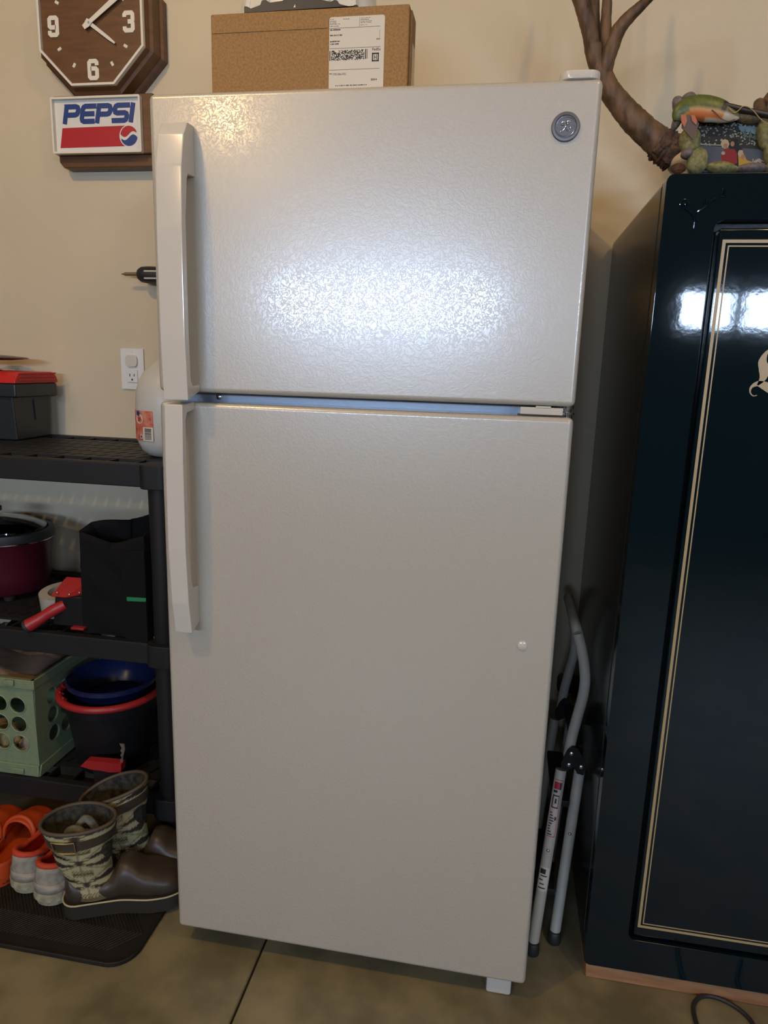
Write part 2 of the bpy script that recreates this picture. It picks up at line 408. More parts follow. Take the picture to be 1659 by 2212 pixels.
def rc(x0, y0, x1, y1, mi=0): flat_shape([[(x0 * K, H_ - y1 * KV), (x1 * K, H_ - y1 * KV), (x1 * K, H_ - y0 * KV), (x0 * K, H_ - y0 * KV)]], 0.0002, M1, pr, mi)
rc(1, 24, 110, 25.0, 1); rc(65, 3, 65.6, 24, 1); rc(1, 68.5, 112, 69.5, 1); rc(1, 116, 111, 117, 1)
def words(x, y, n, h=2.2, mi=1):
    xx = x
    while xx < x + n:
        w = random.uniform(1.2, 3.2); rc(xx, y - h / 2 + random.uniform(-.3, .3), xx + w, y + h / 2, mi); xx += w + random.choice([0.5, 0.7, 1.8])
for y, n in ((5, 6), (9, 13), (12.5, 12), (15.5, 20), (20, 18)): words(2, y, n, 1.5)
for y, n in ((5, 22), (8.5, 16), (12, 24), (15, 21), (20, 12)): words(68, y, n, 1.3)
words(30, 5.5, 15, 1.6)
for y, n in ((28, 20), (40, 26), (53.5, 20), (59, 18)): words(2, y, n, 2.8, 0)
words(15, 152, 68, 2.0, 0); words(103, 52, 6, 3); rc(109.5, 32, 110, 52, 1)
def tx(s, x, y, h, mi=0, bold=0.0, sx=1.0, align='LEFT'):
    text_shape(s, h * K, M1 @ Matrix.Translation((x * K, H_ - y * KV, 0)), pr, mi, 0.0002, bold * K, sx, align)
tx('FedEx', 94, 74.5, 7.5, 0, 0.05); tx('TRK#', 0.5, 125, 2.8, 0, 0.05); tx('7720 0366 4723', 9, 126.5, 5.6, 0, 0.0, 0.8); tx('82414', 93, 141, 5.2, 0, 0.15)
rc(94, 82, 109, 85, 0); rc(94, 98, 109, 101, 0); rc(94, 82, 96.6, 101, 0); rc(106.4, 82, 109, 101, 0)
rc(98.6, 86, 99.9, 97, 0); rc(103.1, 86, 104.4, 97, 0); rc(99.9, 91, 103.1, 92.4, 0)
rc(1, 74, 3, 96, 0); rc(79, 73, 81.2, 94.5, 0); rc(82, 73, 82.7, 94.5, 1); rc(83.5, 73, 84.6, 94.5, 1)
for i in range(45):
    for j in range(11):
        if random.random() < 0.52: rc(5 + i * 1.6, 73.5 + j * 2, 5 + i * 1.6 + 1.7, 75.5 + j * 2, 0)
pr.build('printing', [M_ink, M_inkg], lab)

# white round thing with a black scalloped rim on the box
M_cream = mat('cream_plastic', (0.72, 0.68, 0.58), 0.35)
hp0 = at(652, 14, BY + 0.0)
hl = root('helmet', 'white domed helmet with a black scalloped brim resting on the cardboard box', 'helmet', (hp0.x, BY + 0.03, bt))
mb = MB(); xx0, xx1 = at(500, 20, BY + 0.05).x, at(812, 14, BY + 0.05).x; R_ = (xx1 - xx0) / 2; cx = (xx0 + xx1) / 2
mb.lathe([(R_, 0.0), (R_ * 0.97, 0.02), (R_ * 0.93, 0.05), (R_ * 0.84, 0.09), (R_ * 0.66, 0.125), (R_ * 0.4, 0.145), (0, 0.152)], (cx, BY + 0.09, bt + 0.004), 40, sy=0.62)
for k in range(-2, 3):
    ang = -PI / 2 + k * 0.42
    pts = [Vector((cx + R_ * s_ * math.cos(ang) * 1.01, BY + 0.09 + R_ * 0.62 * s_ * math.sin(ang) * 1.01, bt + 0.004 + h_)) for s_, h_ in ((1, 0.001), (0.97, 0.02), (0.93, 0.05), (0.84, 0.09), (0.66, 0.125))]
    mb.tube(pts, 0.005, 8)
mb.build('shell', M_cream, hl)
yb = BY + 0.004
def hz(u, v): q = at(u, v, yb); return (q.x, q.z)
lo = [hz(527, 23), hz(774, 15.5)]
poly = [(lo[0][0], bt + 0.0006)] + [hz(*q) for q in ((527, 13), (533, 13), (541, 18), (562, 10), (565, 0), (574, -1), (582, 5), (610, 1), (620, -8), (680, -10), (690, -2), (714, 3), (722, -1), (728, 0), (733, 8), (758, 14), (768, 9), (773, 11))] + [(lo[1][0], bt + 0.0006)]
MB().prism(poly, yb, yb + 0.022, 'y', 0.001, 1).build('brim', M_black, hl, label='black scalloped brim')

# ------------------------------------------------------------------ wall clock with sign
M_wood = mat('brown_woodgrain', (0.13, 0.056, 0.02), 0.42, noise=0.2, nscale=14, stretch=(1, 1, 6), bump=0.1, bscale=60, bdist=0.0004)
M_face = mat('clock_face_brown', (0.19, 0.095, 0.032), 0.6, noise=0.10, nscale=40, stretch=(3, 1, 1))
M_ivory = mat('ivory_plastic', (0.74, 0.70, 0.60), 0.4)
CY = 0.622
pc = at(194.7, 51, CY)
ap = (at(309, 50, CY).x - at(83, 60, CY).x) / 2
ccx = (at(309, 60, CY).x + at(84.5, 60, CY).x) / 2; ccz = at(200, 185, CY).z + ap
def octo(cx, cz, a): return [(cx + a / math.cos(PI / 8) * math.cos(PI / 8 + k * PI / 4), cz + a / math.cos(PI / 8) * math.sin(PI / 8 + k * PI / 4)) for k in range(8)]
ck = root('wall_clock', 'octagonal brown wood-grain wall clock with ivory numerals above a soft drink sign', 'clock', (ccx, WY, ccz))
apw = at(356, 60, WY - 0.012).x - ccx
bd = MB()
def oct_ring(bd, A, B):
    pass
lv = [(WY - 0.0005, apw), (WY - 0.022, apw), (WY - 0.026, apw - 0.006), (CY + 0.022, apw - 0.010), (CY + 0.018, ap + 0.006), (CY + 0.006, ap + 0.001), (CY + 0.004, ap - 0.004)]
V = []; F = []
for (y, a) in lv: V += [(x, y, z) for x, z in octo(ccx, ccz, a)]
for i in range(len(lv) - 1):
    for k in range(8): F.append([i * 8 + k, i * 8 + (k + 1) % 8, (i + 1) * 8 + (k + 1) % 8, (i + 1) * 8 + k])
F.append(list(range(8))); F.append([48 + k for k in range(8)][::-1])
bd.add(V, F); bd.build('case', M_wood, ck)
rm = MB(); flat_shape([octo(0, 0, ap), octo(0, 0, ap - 0.0055)], 0.012, facing(ccx, CY + 0.002, ccz), rm); rm.build('rim', M_ivory, ck, label='thin ivory rim')
fc = MB(); flat_shape([octo(0, 0, ap - 0.004)], 0.002, facing(ccx, CY + 0.010, ccz), fc); fc.build('dial', M_face, ck)
YD = CY + 0.007
# block numerals drawn as ribbons in a 0.6 x 1 cell
def numeral(parts, cx, cz, h):
    mb = MB(); M0 = facing(cx, YD - 0.001, cz) @ Matrix.Scale(h, 4)
    for k, (w, pts) in enumerate(parts): ribbon(pts, w, M0 @ Matrix.Translation((0, 0, k * 0.0003 / h)), mb, 0, 0.008 / h)
    return mb.build('numeral', M_ivory, ck)
s = 0.215
n3 = [(s, [(-.26, .22), (-.26, .34), (-.20, .41), (.14, .41), (.20, .34), (.20, .08), (.12, 0), (-.08, 0)]), (s, [(.0, 0), (.14, 0), (.20, -.08), (.20, -.34), (.14, -.41), (-.20, -.41), (-.26, -.34), (-.26, -.22)])]
n6 = [(s, [(.22, .2), (.22, .34), (.15, .41), (-.15, .41), (-.22, .34), (-.22, -.34), (-.15, -.41), (.15, -.41), (.22, -.34), (.22, -.02), (.15, .05), (-.15, .05)])]
n9 = [(s, [(-x, -y) for x, y in n6[0][1]])]
n1 = (s, [(-.40, .5), (-.40, -.5)]); n2 = (s, [(-.10, .22), (-.10, .34), (-.03, .41), (.27, .41), (.34, .34), (.34, .1), (-.10, -.25), (-.10, -.41), (.43, -.41)])
q3 = at(281, 48.5, YD); q6 = at(203.5, 152, YD); q9 = at(117.5, 59, YD); nh = at(203, 130.5, YD).z - at(203, 175, YD).z
numeral(n3, q3.x, q3.z, nh); numeral(n6, q6.x, q6.z, nh); numeral(n9, q9.x, q9.z, nh)
hc = Vector(((q3.x + q9.x) / 2, YD, (q3.z + q9.z) / 2)); rn = hc.z - q6.z
numeral([n1, n2], hc.x, hc.z + rn, nh)
for k in range(12):
    if k % 3 == 0: continue
    A = math.radians(90 - 30 * k); rr = rn * 1.02
    mb = MB().box((-0.0055, -0.0035, -0.0035), (0.0055, 0.0035, 0.0035), 0.0008, 1, M=facing(hc.x + rr * math.cos(A), YD - 0.001, hc.z + rr * math.sin(A)) @ Matrix.Rotation(A, 4, 'Z'))
    mb.build('hour_mark', M_ivory, ck)
def hand(tip, w0, w1, y, tail):
    pv = Vector((pc.x, 0, pc.z)); t = at(*tip, y); d = Vector((t.x - pc.x, t.z - pc.z)); Ln = d.length; A = math.atan2(d.y, d.x)
    M0 = facing(pc.x, y, pc.z) @ Matrix.Rotation(A, 4, 'Z'); mb = MB()
    flat_shape([[(-tail, -w0 * 0.55), (-tail * 0.2, -w0 * 0.75), (0.004, -w0 / 2), (Ln * 0.75, -w1 / 2), (Ln, -w1 * 0.28), (Ln, w1 * 0.28), (Ln * 0.75, w1 / 2), (0.004, w0 / 2), (-tail * 0.2, w0 * 0.75), (-tail, w0 * 0.55)]], 0.0012, M0, mb)
    return mb.build('hand', M_ivory, ck)
hand((248, 93), 0.009, 0.0075, YD - 0.010, 0.012)
hand((272, -25), 0.010, 0.013, YD - 0.013, 0.018)
mb = MB().lathe([(0.0028, 0), (0.0028, 0.014), (0, 0.0145)], (0, 0, 0), 14); M0 = facing(pc.x, YD, pc.z); mb.v = [M0 @ v for v in mb.v]; mb.build('pivot', M_steel, ck)
# sign panel under the dial
SY = 0.632
sa = at(108, 211, SY); sb = at(301, 203.5, SY); sd = at(116, 333, SY); se = at(307.5, 328, SY)
sx0, sx1 = (sa.x + sd.x) / 2, (sb.x + se.x) / 2; sz1, sz0 = (sa.z + sb.z) / 2, (sd.z + se.z) / 2
sgn_body = MB()
bt_ = at(130, 366, WY - 0.03).z
sgn_body.prism([(sx0, sz1 + 0.006), (sx1 + 0.03, sz1 + 0.006), (sx1 + 0.03, sz0 + 0.0), (sx0, sz0 + 0.0)], SY + 0.010, SY + 0.030, 'y', 0.002, 1)
sgn_body.prism([(sx0 - 0.002, sz1 + 0.006), (sx1 + 0.055, sz1 + 0.008), (sx1 + 0.055, bt_), (sx0 + 0.010, bt_), (sx0 - 0.002, bt_ + 0.014)], SY + 0.026, WY - 0.0005, 'y', 0.003, 2)
sgn = sgn_body.build('sign_case', M_wood, ck)
ws, hs = sx1 - sx0, sz1 - sz0
rm = MB(); flat_shape([rrect(0, 0, ws, hs, 0.004), [(0.005, 0.005), (0.005, hs - 0.005), (ws - 0.005, hs - 0.005), (ws - 0.005, 0.005)]], 0.014, facing(sx0, SY + 0.005, sz0), rm); rm.build('sign_frame', M_ivory, ck, label='ivory sign frame')
pn = MB(); flat_shape([[(0.003, 0.003), (ws - 0.003, 0.003), (ws - 0.003, hs - 0.003), (0.003, hs - 0.003)]], 0.001, facing(sx0, SY + 0.0095, sz0), pn)
M_signw = mat('sign_white', (0.72, 0.70, 0.64), 0.4)
panel = pn.build('sign_panel', M_signw, ck, label='white sign panel printed with blue letters, a red bar and a round emblem')
M_blue = mat('print_blue', (0.012, 0.045, 0.20), 0.45); M_red = mat('print_red', (0.42, 0.012, 0.02), 0.45)
lt = MB(); YL = SY + 0.0086
def spx(u, v): q = at(u, v, YL); return ((q.x - sx0), (q.z - sz0))
Mp = facing(sx0, YL, sz0)
# lettering: strokes in a unit cell, sheared
x0_, z0_ = spx(135.5, 269.5); x1_, z1_ = spx(292, 221); Hc = spx(290, 221)[1] - spx(285, 264)[1]
SH = 0.2; adv = (x1_ - x0_ - SH * Hc) 
base = z0_ + 0.001
def letter(ox, w, strokes, t=0.265):
    for kk, pts in enumerate(strokes):
        P = [((ox + x * w) + (y * Hc) * SH, base + y * Hc) for x, y in pts]
        ribbon(P, t * Hc, Mp @ Matrix.Translation((0, 0, kk * 0.00012)), lt, 0, 0.0005)
def rc_(x0, y0, x1, y1, c): pass
hw = 0.115; lo_, hi_, mid = hw, 1 - hw, 0.46
e = 0.0
Pst = [[(0.13, 0), (0.13, hi_)], [(0.0, hi_), (0.70, hi_), (0.82, hi_ - 0.04), (0.87, hi_ - 0.14), (0.87, mid + 0.14), (0.82, mid + 0.04), (0.70, mid), (0.10, mid)]]
Est = [[(1.0, hi_), (0.28, hi_), (0.17, hi_ - 0.05), (0.13, hi_ - 0.14), (0.13, lo_ + 0.14), (0.17, lo_ + 0.05), (0.28, lo_), (1.0, lo_)], [(0.13, 0.5), (0.93, 0.5)]]
Sst = [[(1.0, hi_), (0.25, hi_), (0.15, hi_ - 0.05), (0.12, hi_ - 0.13), (0.12, 0.62), (0.16, 0.54), (0.26, 0.5), (0.74, 0.5), (0.84, 0.46), (0.88, 0.38), (0.88, lo_ + 0.13), (0.85, lo_ + 0.05), (0.75, lo_), (0.0, lo_)]]
gap = adv * 0.008
w1 = adv * 0.233; xx = x0_
for st, w in ((Pst, w1), (Est, w1 * 0.93), (Pst, w1 * 0.97), (Sst, w1)):
    letter(xx, w, st); xx += w + gap
letter(xx, w1 * 0.27, [[(0.5, 0), (0.5, 1)]], 0.27)
lt.build('lettering', M_blue, panel)
rb = MB()
gx, gz = spx(278.5, 293.5); gr = (spx(297, 293)[0] - spx(260, 294)[0]) / 2
A_, B_, C_, D_ = spx(135, 277), spx(262, 271.5), spx(266, 315.5), spx(131, 320)
arcp = [(gx + gr * 1.12 * math.cos(math.radians(t)), gz + gr * 1.12 * math.sin(math.radians(t))) for t in range(112, 246, 12)]
flat_shape([[A_, (arcp[0][0], B_[1])] + arcp + [(arcp[-1][0], C_[1]), (D_[0], D_[1])]], 0.0005, Mp, rb); rb.build('red_bar', M_red, panel)
em = MB()
wave = [(gx - gr + 2 * gr * t, gz + gr * (0.02 - 0.28 * math.sin(t * 2 * PI))) for t in [i / 16 for i in range(17)]]
def disc_part(sign, off):
    wv = [(x, z + off) for x, z in wave if (x - gx) ** 2 + (z + off - gz) ** 2 < gr * gr]
    a0 = math.atan2(wv[0][1] - gz, wv[0][0] - gx); a1 = math.atan2(wv[-1][1] - gz, wv[-1][0] - gx)
    if sign > 0:
        if a0 < a1: a0 += 2 * PI
        rim = [(gx + gr * math.cos(a1 + (a0 - a1) * i / 20), gz + gr * math.sin(a1 + (a0 - a1) * i / 20)) for i in range(1, 20)]
    else:
        if a0 > a1: a0 -= 2 * PI
        rim = [(gx + gr * math.cos(a1 + (a0 - a1) * i / 20), gz + gr * math.sin(a1 + (a0 - a1) * i / 20)) for i in range(1, 20)]
    return wv + rim
flat_shape([disc_part(1, gr * 0.16)], 0.0005, Mp, em, 0); flat_shape([disc_part(-1, -gr * 0.16)], 0.0005, Mp, em, 1)
em.build('emblem', [M_red, M_blue], panel, label='round emblem, red above and blue below a white wave')

# ------------------------------------------------------------------ outlet
a = at(262, 752, WY); b = at(311, 753, WY); c = at(267, 840, WY); ox, oz = (a.x + b.x) / 2, (a.z + c.z) / 2
ot = root('wall_outlet', 'white duplex wall outlet, upper socket closed by a plug cover', 'outlet', (ox, WY, oz))
MB().prism(rrect(ox - 0.0345, oz - 0.0565, ox + 0.0345, oz + 0.0565, 0.003, 3), WY - 0.006, WY - 0.0005, 'y', 0.002, 2).build('plate', M_wplast, ot)
MB().prism(rrect(ox - 0.0165, oz - 0.037, ox + 0.0165, oz - 0.002, 0.002, 2), WY - 0.0095, WY - 0.005, 'y', 0.0006, 1).build('socket', M_wplast, ot)
sl = MB()
for dx, h in ((-0.0065, 0.008), (0.0065, 0.0065)): sl.box((ox + dx - 0.0011, WY - 0.0099, oz - 0.017 - h / 2), (ox + dx + 0.0011, WY - 0.0093, oz - 0.017 + h / 2))
sl.prism(circle(ox, oz - 0.0295, 0.0026, 12), WY - 0.0099, WY - 0.0093, 'y'); sl.build('slots', M_black, ot)
cv = MB(); cv.prism(rrect(ox - 0.0175, oz + 0.0055, ox + 0.0175, oz + 0.0385, 0.011, 5), WY - 0.013, WY - 0.005, 'y', 0.0025, 2)
cv.build('socket_cover', mat('cover_plastic', (0.66, 0.62, 0.54), 0.3), ot)
for dz in (-0.047, 0.047):
    mb = MB().prism(circle(ox, oz + dz, 0.0028, 12), WY - 0.0072, WY - 0.0055, 'y'); mb.build('screw', M_wplast, ot)

# ------------------------------------------------------------------ pointed tool on the wall
TY = 0.655
tp = at(262, 592, TY); hs_ = at(298, 592, TY)
sd_ = root('screwdriver', 'pointed steel awl with black slotted handle sticking out behind the refrigerator', 'tool', (hs_.x, TY, hs_.z))
MB().tube([(tp.x, TY, tp.z), (tp.x + 0.010, TY, tp.z), (tp.x + 0.011, TY, tp.z), (hs_.x + 0.004, TY, hs_.z)], [0.0006, 0.0035, 0.0048, 0.0048], 12).build('shank', mat('tool_steel', (0.35, 0.27, 0.19), 0.35, metal=0.8), sd_)
MB().tube([(hs_.x, TY, hs_.z), (hs_.x + 0.003, TY, hs_.z), (hs_.x + 0.012, TY, hs_.z - 0.001), (hs_.x + 0.03, TY, hs_.z - 0.002), (hs_.x + 0.10, TY, hs_.z - 0.003), (hs_.x + 0.12, TY, hs_.z - 0.003)], [0.009, 0.014, 0.020, 0.022, 0.021, 0.015], 20).build('handle', M_black, sd_)
for dz in (0.006, -0.012):
    MB().box((hs_.x + 0.028, TY - 0.0235, hs_.z + dz - 0.003), (hs_.x + 0.09, TY - 0.019, hs_.z + dz + 0.001), 0.0015, 1).build('grip_inlay', M_cream, sd_, label='cream grip inlay')
MB().box((hs_.x + 0.09, TY, hs_.z - 0.012), (hs_.x + 0.11, WY - 0.0005, hs_.z + 0.006), 0.002, 1).build('wall_clip', M_blackp, sd_)

# ------------------------------------------------------------------ gun safe
def gloss_dark():
    m = mat('dark_blue_green_gloss', (0.0025, 0.009, 0.0135), 0.05, bump=0.06, bscale=45, bdist=0.0012, bdetail=3)
    return m
M_safe = gloss_dark()
M_side = mat('dark_side_enamel', (0.010, 0.012, 0.013), 0.16, bump=0.15, bscale=70, bdist=0.0008)
M_gold = mat('gold_pinstripe', (0.42, 0.31, 0.155), 0.4)
SX0, SX1, SYF, SZ0, SZ1 = 0.829, 1.60, 0.088, 0.038, 1.515
sf = root('gun_safe', 'tall dark blue-green safe with gold double pinstripe, right of the refrigerator', 'safe', (1.2, 0.39, SZ0))
dA = at(1532, 474, SYF); dB = at(1372, 2040, SYF)
DX0, DX1, DZ1, DZ0 = 0.908, 1.52, dA.z, 0.112
mb = MB().box((SX0, SYF + 0.03, SZ0), (SX1, WY - 0.012, SZ1), 0.012, 3); mb.build('body', M_side, sf)
# face frame with a doorway
ff = MB()
M0 = facing(0, SYF + 0.016, 0)
ff.prism([(SX0, SZ0), (DX0 + .02, SZ0), (DX0 + .02, SZ1), (SX0, SZ1)], SYF, SYF + 0.032, 'y')
ff = MB()
flat_shape([rrect(SX0, SZ0, SX1, SZ1, 0.012, 4), rrect(DX0, DZ0, DX1, DZ1, 0.014, 4)], 0.030, M0, ff)
fo = ff.build('face_frame', M_safe, sf)
bv = fo.modifiers.new('bevel', 'BEVEL'); bv.width = 0.006; bv.segments = 3; bv.limit_method = 'ANGLE'; bv.angle_limit = math.radians(50)
wv = fo.modifiers.new('weld', 'WELD'); fo.modifiers.move(1, 0)
dr = MB().box((DX0 + 0.009, SYF + 0.002, DZ0 + 0.010), (DX1 - 0.009, SYF + 0.028, DZ1 - 0.012), 0.004, 3)
door = dr.build('door', M_safe, sf)
st = MB()
tx0, tz1, tz0 = at(1563, 517, SYF).x, at(1600, 517, SYF).z, at(1372, 2003, SYF).z
tx0b = at(1372, 2003, SYF).x
tx0 = (tx0 + tx0b) / 2 + 0.002
def stripe(o, w):
    M_ = facing(0, SYF + 0.0018, 0)
    x0, x1, a, b = tx0 + o, DX1 - 0.03 - o, tz0 + o, tz1 - o
    flat_shape([[(x0, a), (x1, a), (x1, b), (x0, b)], [(x0 + w, a + w), (x0 + w, b - w), (x1 - w, b - w), (x1 - w, a + w)]], 0.0006, M_, st)
stripe(0, 0.0050); stripe(0.0088, 0.0020)
st.build('pinstripe', M_gold, door, label='gold double pinstripe')
# blackletter initial, its right half runs past the edge of the photograph
lg = MB()
def sp2(u, v): q = at(u, v, SYF); return (q.x, q.z)
Ml = facing(0, SYF + 0.0016, 0)
def brush(px, w): P = smooth_path([Vector((*sp2(*p), 0)) for p in px], 6); ribbon([(p.x, p.y) for p in P], lerp_list(w, len(P)), Ml, lg, 0, 0.0006)
brush([(1668, 752), (1655, 764), (1648, 782), (1652, 800), (1648, 818), (1637, 832)], [0.0015, 0.006, 0.013, 0.017, 0.010, 0.002])
brush([(1636, 854), (1627, 855), (1621, 847), (1624, 836), (1637, 829), (1652, 833), (1668, 842), (1690, 848), (1712, 838), (1722, 822)], [0.0012, 0.0015, 0.002, 0.004, 0.008, 0.013, 0.014, 0.011, 0.005, 0.001])
brush([(1668, 752), (1690, 748), (1712, 756), (1724, 770)], [0.002, 0.007, 0.011, 0.002])
brush([(1690, 752), (1684, 782), (1686, 812), (1676, 838)], [0.004, 0.012, 0.013, 0.003])
lg.build('initial', M_gold, door, label='gold blackletter initial on the safe door')
# embossed ornament in the face frame corner
emb = MB()
def es(px, w):
    P = smooth_path([at(u, v, SYF - 0.0001) for u, v in px], 4); emb.tube(P, lerp_list(w, len(P)), 6)
for px, w in (([(1498, 495), (1500, 478), (1497, 464), (1488, 456), (1478, 450), (1468, 446)], [.0006, .0016, .0022, .0016, .0012, .0006]),
              ([(1468, 446), (1470, 438), (1477, 431), (1485, 432)], [.0006, .0014, .0014, .0006]),
              ([(1474, 446), (1480, 441), (1484, 434)], [.0006, .0014, .0006]), ([(1481, 449), (1487, 442), (1486, 432)], [.0006, .0014, .0006]),
              ([(1497, 464), (1508, 456), (1520, 449), (1531, 441), (1541, 432)], [.0008, .0016, .0014, .0012, .0006]),
              ([(1517, 451), (1522, 442), (1519, 436)], [.0006, .0015, .0006]), ([(1524, 446), (1527, 436), (1526, 426)], [.0006, .0014, .0006]),
              ([(1531, 441), (1536, 434), (1545, 428)], [.0006, .0013, .0006]), ([(1556, 424), (1560, 415), (1563, 407), (1566, 414), (1564, 424), (1557, 424)], [.0008, .0014, .0012, .0014, .0012, .0006])):
    es(px, w)
emb.build('embossed_ornament', M_safe, sf)
# wood board below
M_pine = mat('pine_board', (0.42, 0.22, 0.10), 0.6, noise=0.35, nscale=9, stretch=(1, 6, 6), col2=(0.27, 0.12, 0.055))
for (y0, y1, l) in ((0.098, 0.187, 'pale pine board on the concrete floor under front edge of the safe'), (0.56, 0.648, 'rear pine board hidden under the back of the safe')):
    o = MB().box((0.836, y0, 0.0), (1.62, y1, 0.0378), 0.002, 1).build('wood_board', M_pine); tag(o, l, 'board', 'boards under the safe')

# ------------------------------------------------------------------ stone picture frame with fish
M_stone = mat('painted_stone', (0.26, 0.24, 0.085), 0.75, noise=0.35, nscale=160, bump=0.5, bscale=200, bdist=0.001, col2=(0.13, 0.12, 0.055))
M_stone2 = mat('grey_stone', (0.16, 0.13, 0.12), 0.75, noise=0.35, nscale=160, bump=0.5, bscale=200, bdist=0.001)
M_stone3 = mat('ochre_stone', (0.24, 0.15, 0.06), 0.75, noise=0.4, nscale=120, bump=0.7, bscale=260, bdist=0.0015, col2=(0.13, 0.11, 0.06))
PYF = 0.15
pf = root('picture_frame', 'stone-look picture frame with a trout along its top, standing on the safe', 'picture frame', (at(1560, 360, PYF).x, PYF, SZ1))
ZT = SZ1 + 0.0006
def stone(u, v, ru, rv, m, rot=0.0, Y=PYF, dy=0.014, parent=pf, name='stone'):
    c = at(u, v, Y); k = mpp(c); M_ = Matrix.Rotation(math.radians(rot), 3, 'Y')
    o = MB().ball(c, (ru * k, dy, rv * k), M=M_, lump=0.07, sub=3); 
    for q in o.v: q.z = max(q.z, ZT)
    return o.build(name, m, parent)
for u, v, ru, rv, m, r in ((1489, 213, 15, 12, M_stone2, 0), (1464, 226, 12, 17, M_stone2, -15), (1463, 262, 9, 20, M_stone2, 20), (1491, 303, 23, 27, M_stone, -8), (1506, 348, 23, 27, M_stone, 0),
                        (1484, 332, 13, 12, M_stone2, 0), (1559, 363, 33, 13, M_stone, 6), (1617, 252, 30, 15, M_stone3, 8), (1650, 290, 14, 34, M_stone, -12), (1661, 330, 12, 30, M_stone, -12),
                        (1650, 258, 16, 10, M_stone3, 10), (1625, 364, 32, 11, M_stone2, 0), (1667, 362, 14, 14, M_stone, 0)):
    stone(u, v, ru, rv, m, r)
# backing and photograph
ph = MB(); a = at(1497, 240, PYF + 0.006)
Yp = PYF + 0.004
def fp(u, v): q = at(u, v, Yp); return (q.x, q.z)
M0 = facing(0, Yp + 0.003, 0)
bk = MB(); flat_shape([[(fp(1478, 235)), (fp(1668, 250)), (fp(1672, 372)[0], ZT), (fp(1492, 372)[0], ZT)]], 0.004, facing(0, Yp + 0.006, 0), bk); bk.build('backing', M_stone2, pf)
cols = {'snow': (0.42, 0.38, 0.30), 'tree': (0.035, 0.037, 0.03), 'lake': (0.10, 0.115, 0.14), 'red': (0.30, 0.03, 0.03), 'yel': (0.55, 0.33, 0.05), 'hair': (0.55, 0.42, 0.27), 'skin': (0.42, 0.22, 0.15), 'dark': (0.02, 0.02, 0.025), 'sky': (0.22, 0.32, 0.34), 'teal': (0.09, 0.14, 0.13)}
pm = {k: mat('photo_' + k, tuple(0.7 * q for q in c), 0.6, spec=0.2) for k, c in cols.items()}; keys = list(cols)
phm = MB(); layer = [0]
def blob(k, pts):
    layer[0] += 1
    flat_shape([[fp(*p) for p in pts]], 0.00004, facing(0, Yp + 0.0005 - layer[0] * 0.000004, 0), phm, keys.index(k))
def sp_(k, u, v, ru, rv): blob(k, circle(u, v, ru, 8, rv))
blob('tree', [(1500, 262), (1662, 262), (1664, 372), (1508, 372)])
for i in range(300):
    u = random.uniform(1508, 1655); v = random.uniform(266, 314)
    if random.random() < (0.35 + (u - 1508) / 220): 
        r = random.uniform(0.8, 2.6); blob('snow', [(u - r, v + r * .4), (u, v - r * .9), (u + r * 1.2, v - r * .2), (u + r * .2, v + r * .8)])
blob('sky', [(1594, 272), (1634, 274), (1642, 296), (1620, 286), (1600, 284)])
for u, v in ((1609, 287), (1621, 290), (1632, 294)): blob('teal', [(u - 5, v + 8), (u, v - 9), (u + 5, v + 8)])
blob('snow', [(1508, 310), (1560, 313), (1560, 315), (1508, 313)])
blob('lake', [(1510, 314), (1660, 324), (1660, 374), (1514, 372)])
blob('snow', [(1628, 348), (1640, 342), (1652, 350), (1652, 360), (1628, 358)])
for i in range(26): sp_('tree', random.uniform(1628, 1656), random.uniform(350, 364), 2.2, 1.3)
blob('dark', [(1574, 314), (1578, 300), (1586, 297), (1594, 303), (1596, 316), (1604, 322), (1596, 338), (1594, 365), (1580, 360), (1576, 340)])
blob('red', [(1558, 330), (1566, 322), (1586, 322), (1592, 332), (1592, 352), (1580, 358), (1562, 352), (1557, 342)])
sp_('snow', 1562, 331, 4.5, 4); sp_('hair', 1566, 311, 9.5, 10.5); sp_('skin', 1567, 315, 5, 5.5); sp_('skin', 1582, 311, 4.5, 6); sp_('skin', 1575, 354, 5, 3.4); sp_('snow', 1563, 350, 3, 2)
blob('yel', [(1594, 330), (1604, 328), (1613, 346), (1624, 350), (1628, 358), (1618, 362), (1596, 366)])
sp_('hair', 1599, 332, 5.5, 7); sp_('skin', 1604, 339, 4, 5.5); sp_('hair', 1600, 327, 5, 3)
blob('snow', [(1626, 343), (1628, 343), (1625, 360), (1623, 359)])
phm.build('snapshot', [pm[k] for k in keys], pf, label='printed snapshot of two seated people in red and yellow by a lake')
# trout
def fish_mat():
    m = mat('trout_skin', (0.3, 0.3, 0.1), 0.4, bump=0.3, bscale=500, bdist=0.0005); nt = m.node_tree; N = nt.nodes; L = nt.links
    at_ = N.new('ShaderNodeAttribute'); at_.attribute_name = 'Col'; L.new(at_.outputs['Color'], N['Principled BSDF'].inputs['Base Color']); return m
FYY = PYF - 0.012
body = [(1464, 262, 10), (1470, 246, 19), (1484, 236, 24), (1503, 233, 26), (1525, 235, 27), (1545, 238, 25), (1562, 243, 22), (1578, 248, 16), (1590, 252, 9), (1597, 254, 3)]
P = [at(u, v, FYY) for u, v, r in body]; Rr = [r * mpp(p) for (u, v, r), p in zip(body, P)]
P2 = smooth_path(P, 5); R2 = lerp_list(Rr, len(P2)); fm = MB(); fm.tube(P2, R2, 24)
cen = sum((p for p in P2), Vector()) / len(P2)
n24 = 24
for i, p in enumerate(P2):
    for k in range(n24):
        q = fm.v[i * n24 + k]; q.y = FYY + (q.y - FYY) * 0.55
fo = fm.build('trout', fish_mat(), pf, label='painted trout, green back, orange belly, white jaw')
ca = fo.data.color_attributes.new('Col', 'FLOAT_COLOR', 'POINT'); off = world_loc(fo.parent)
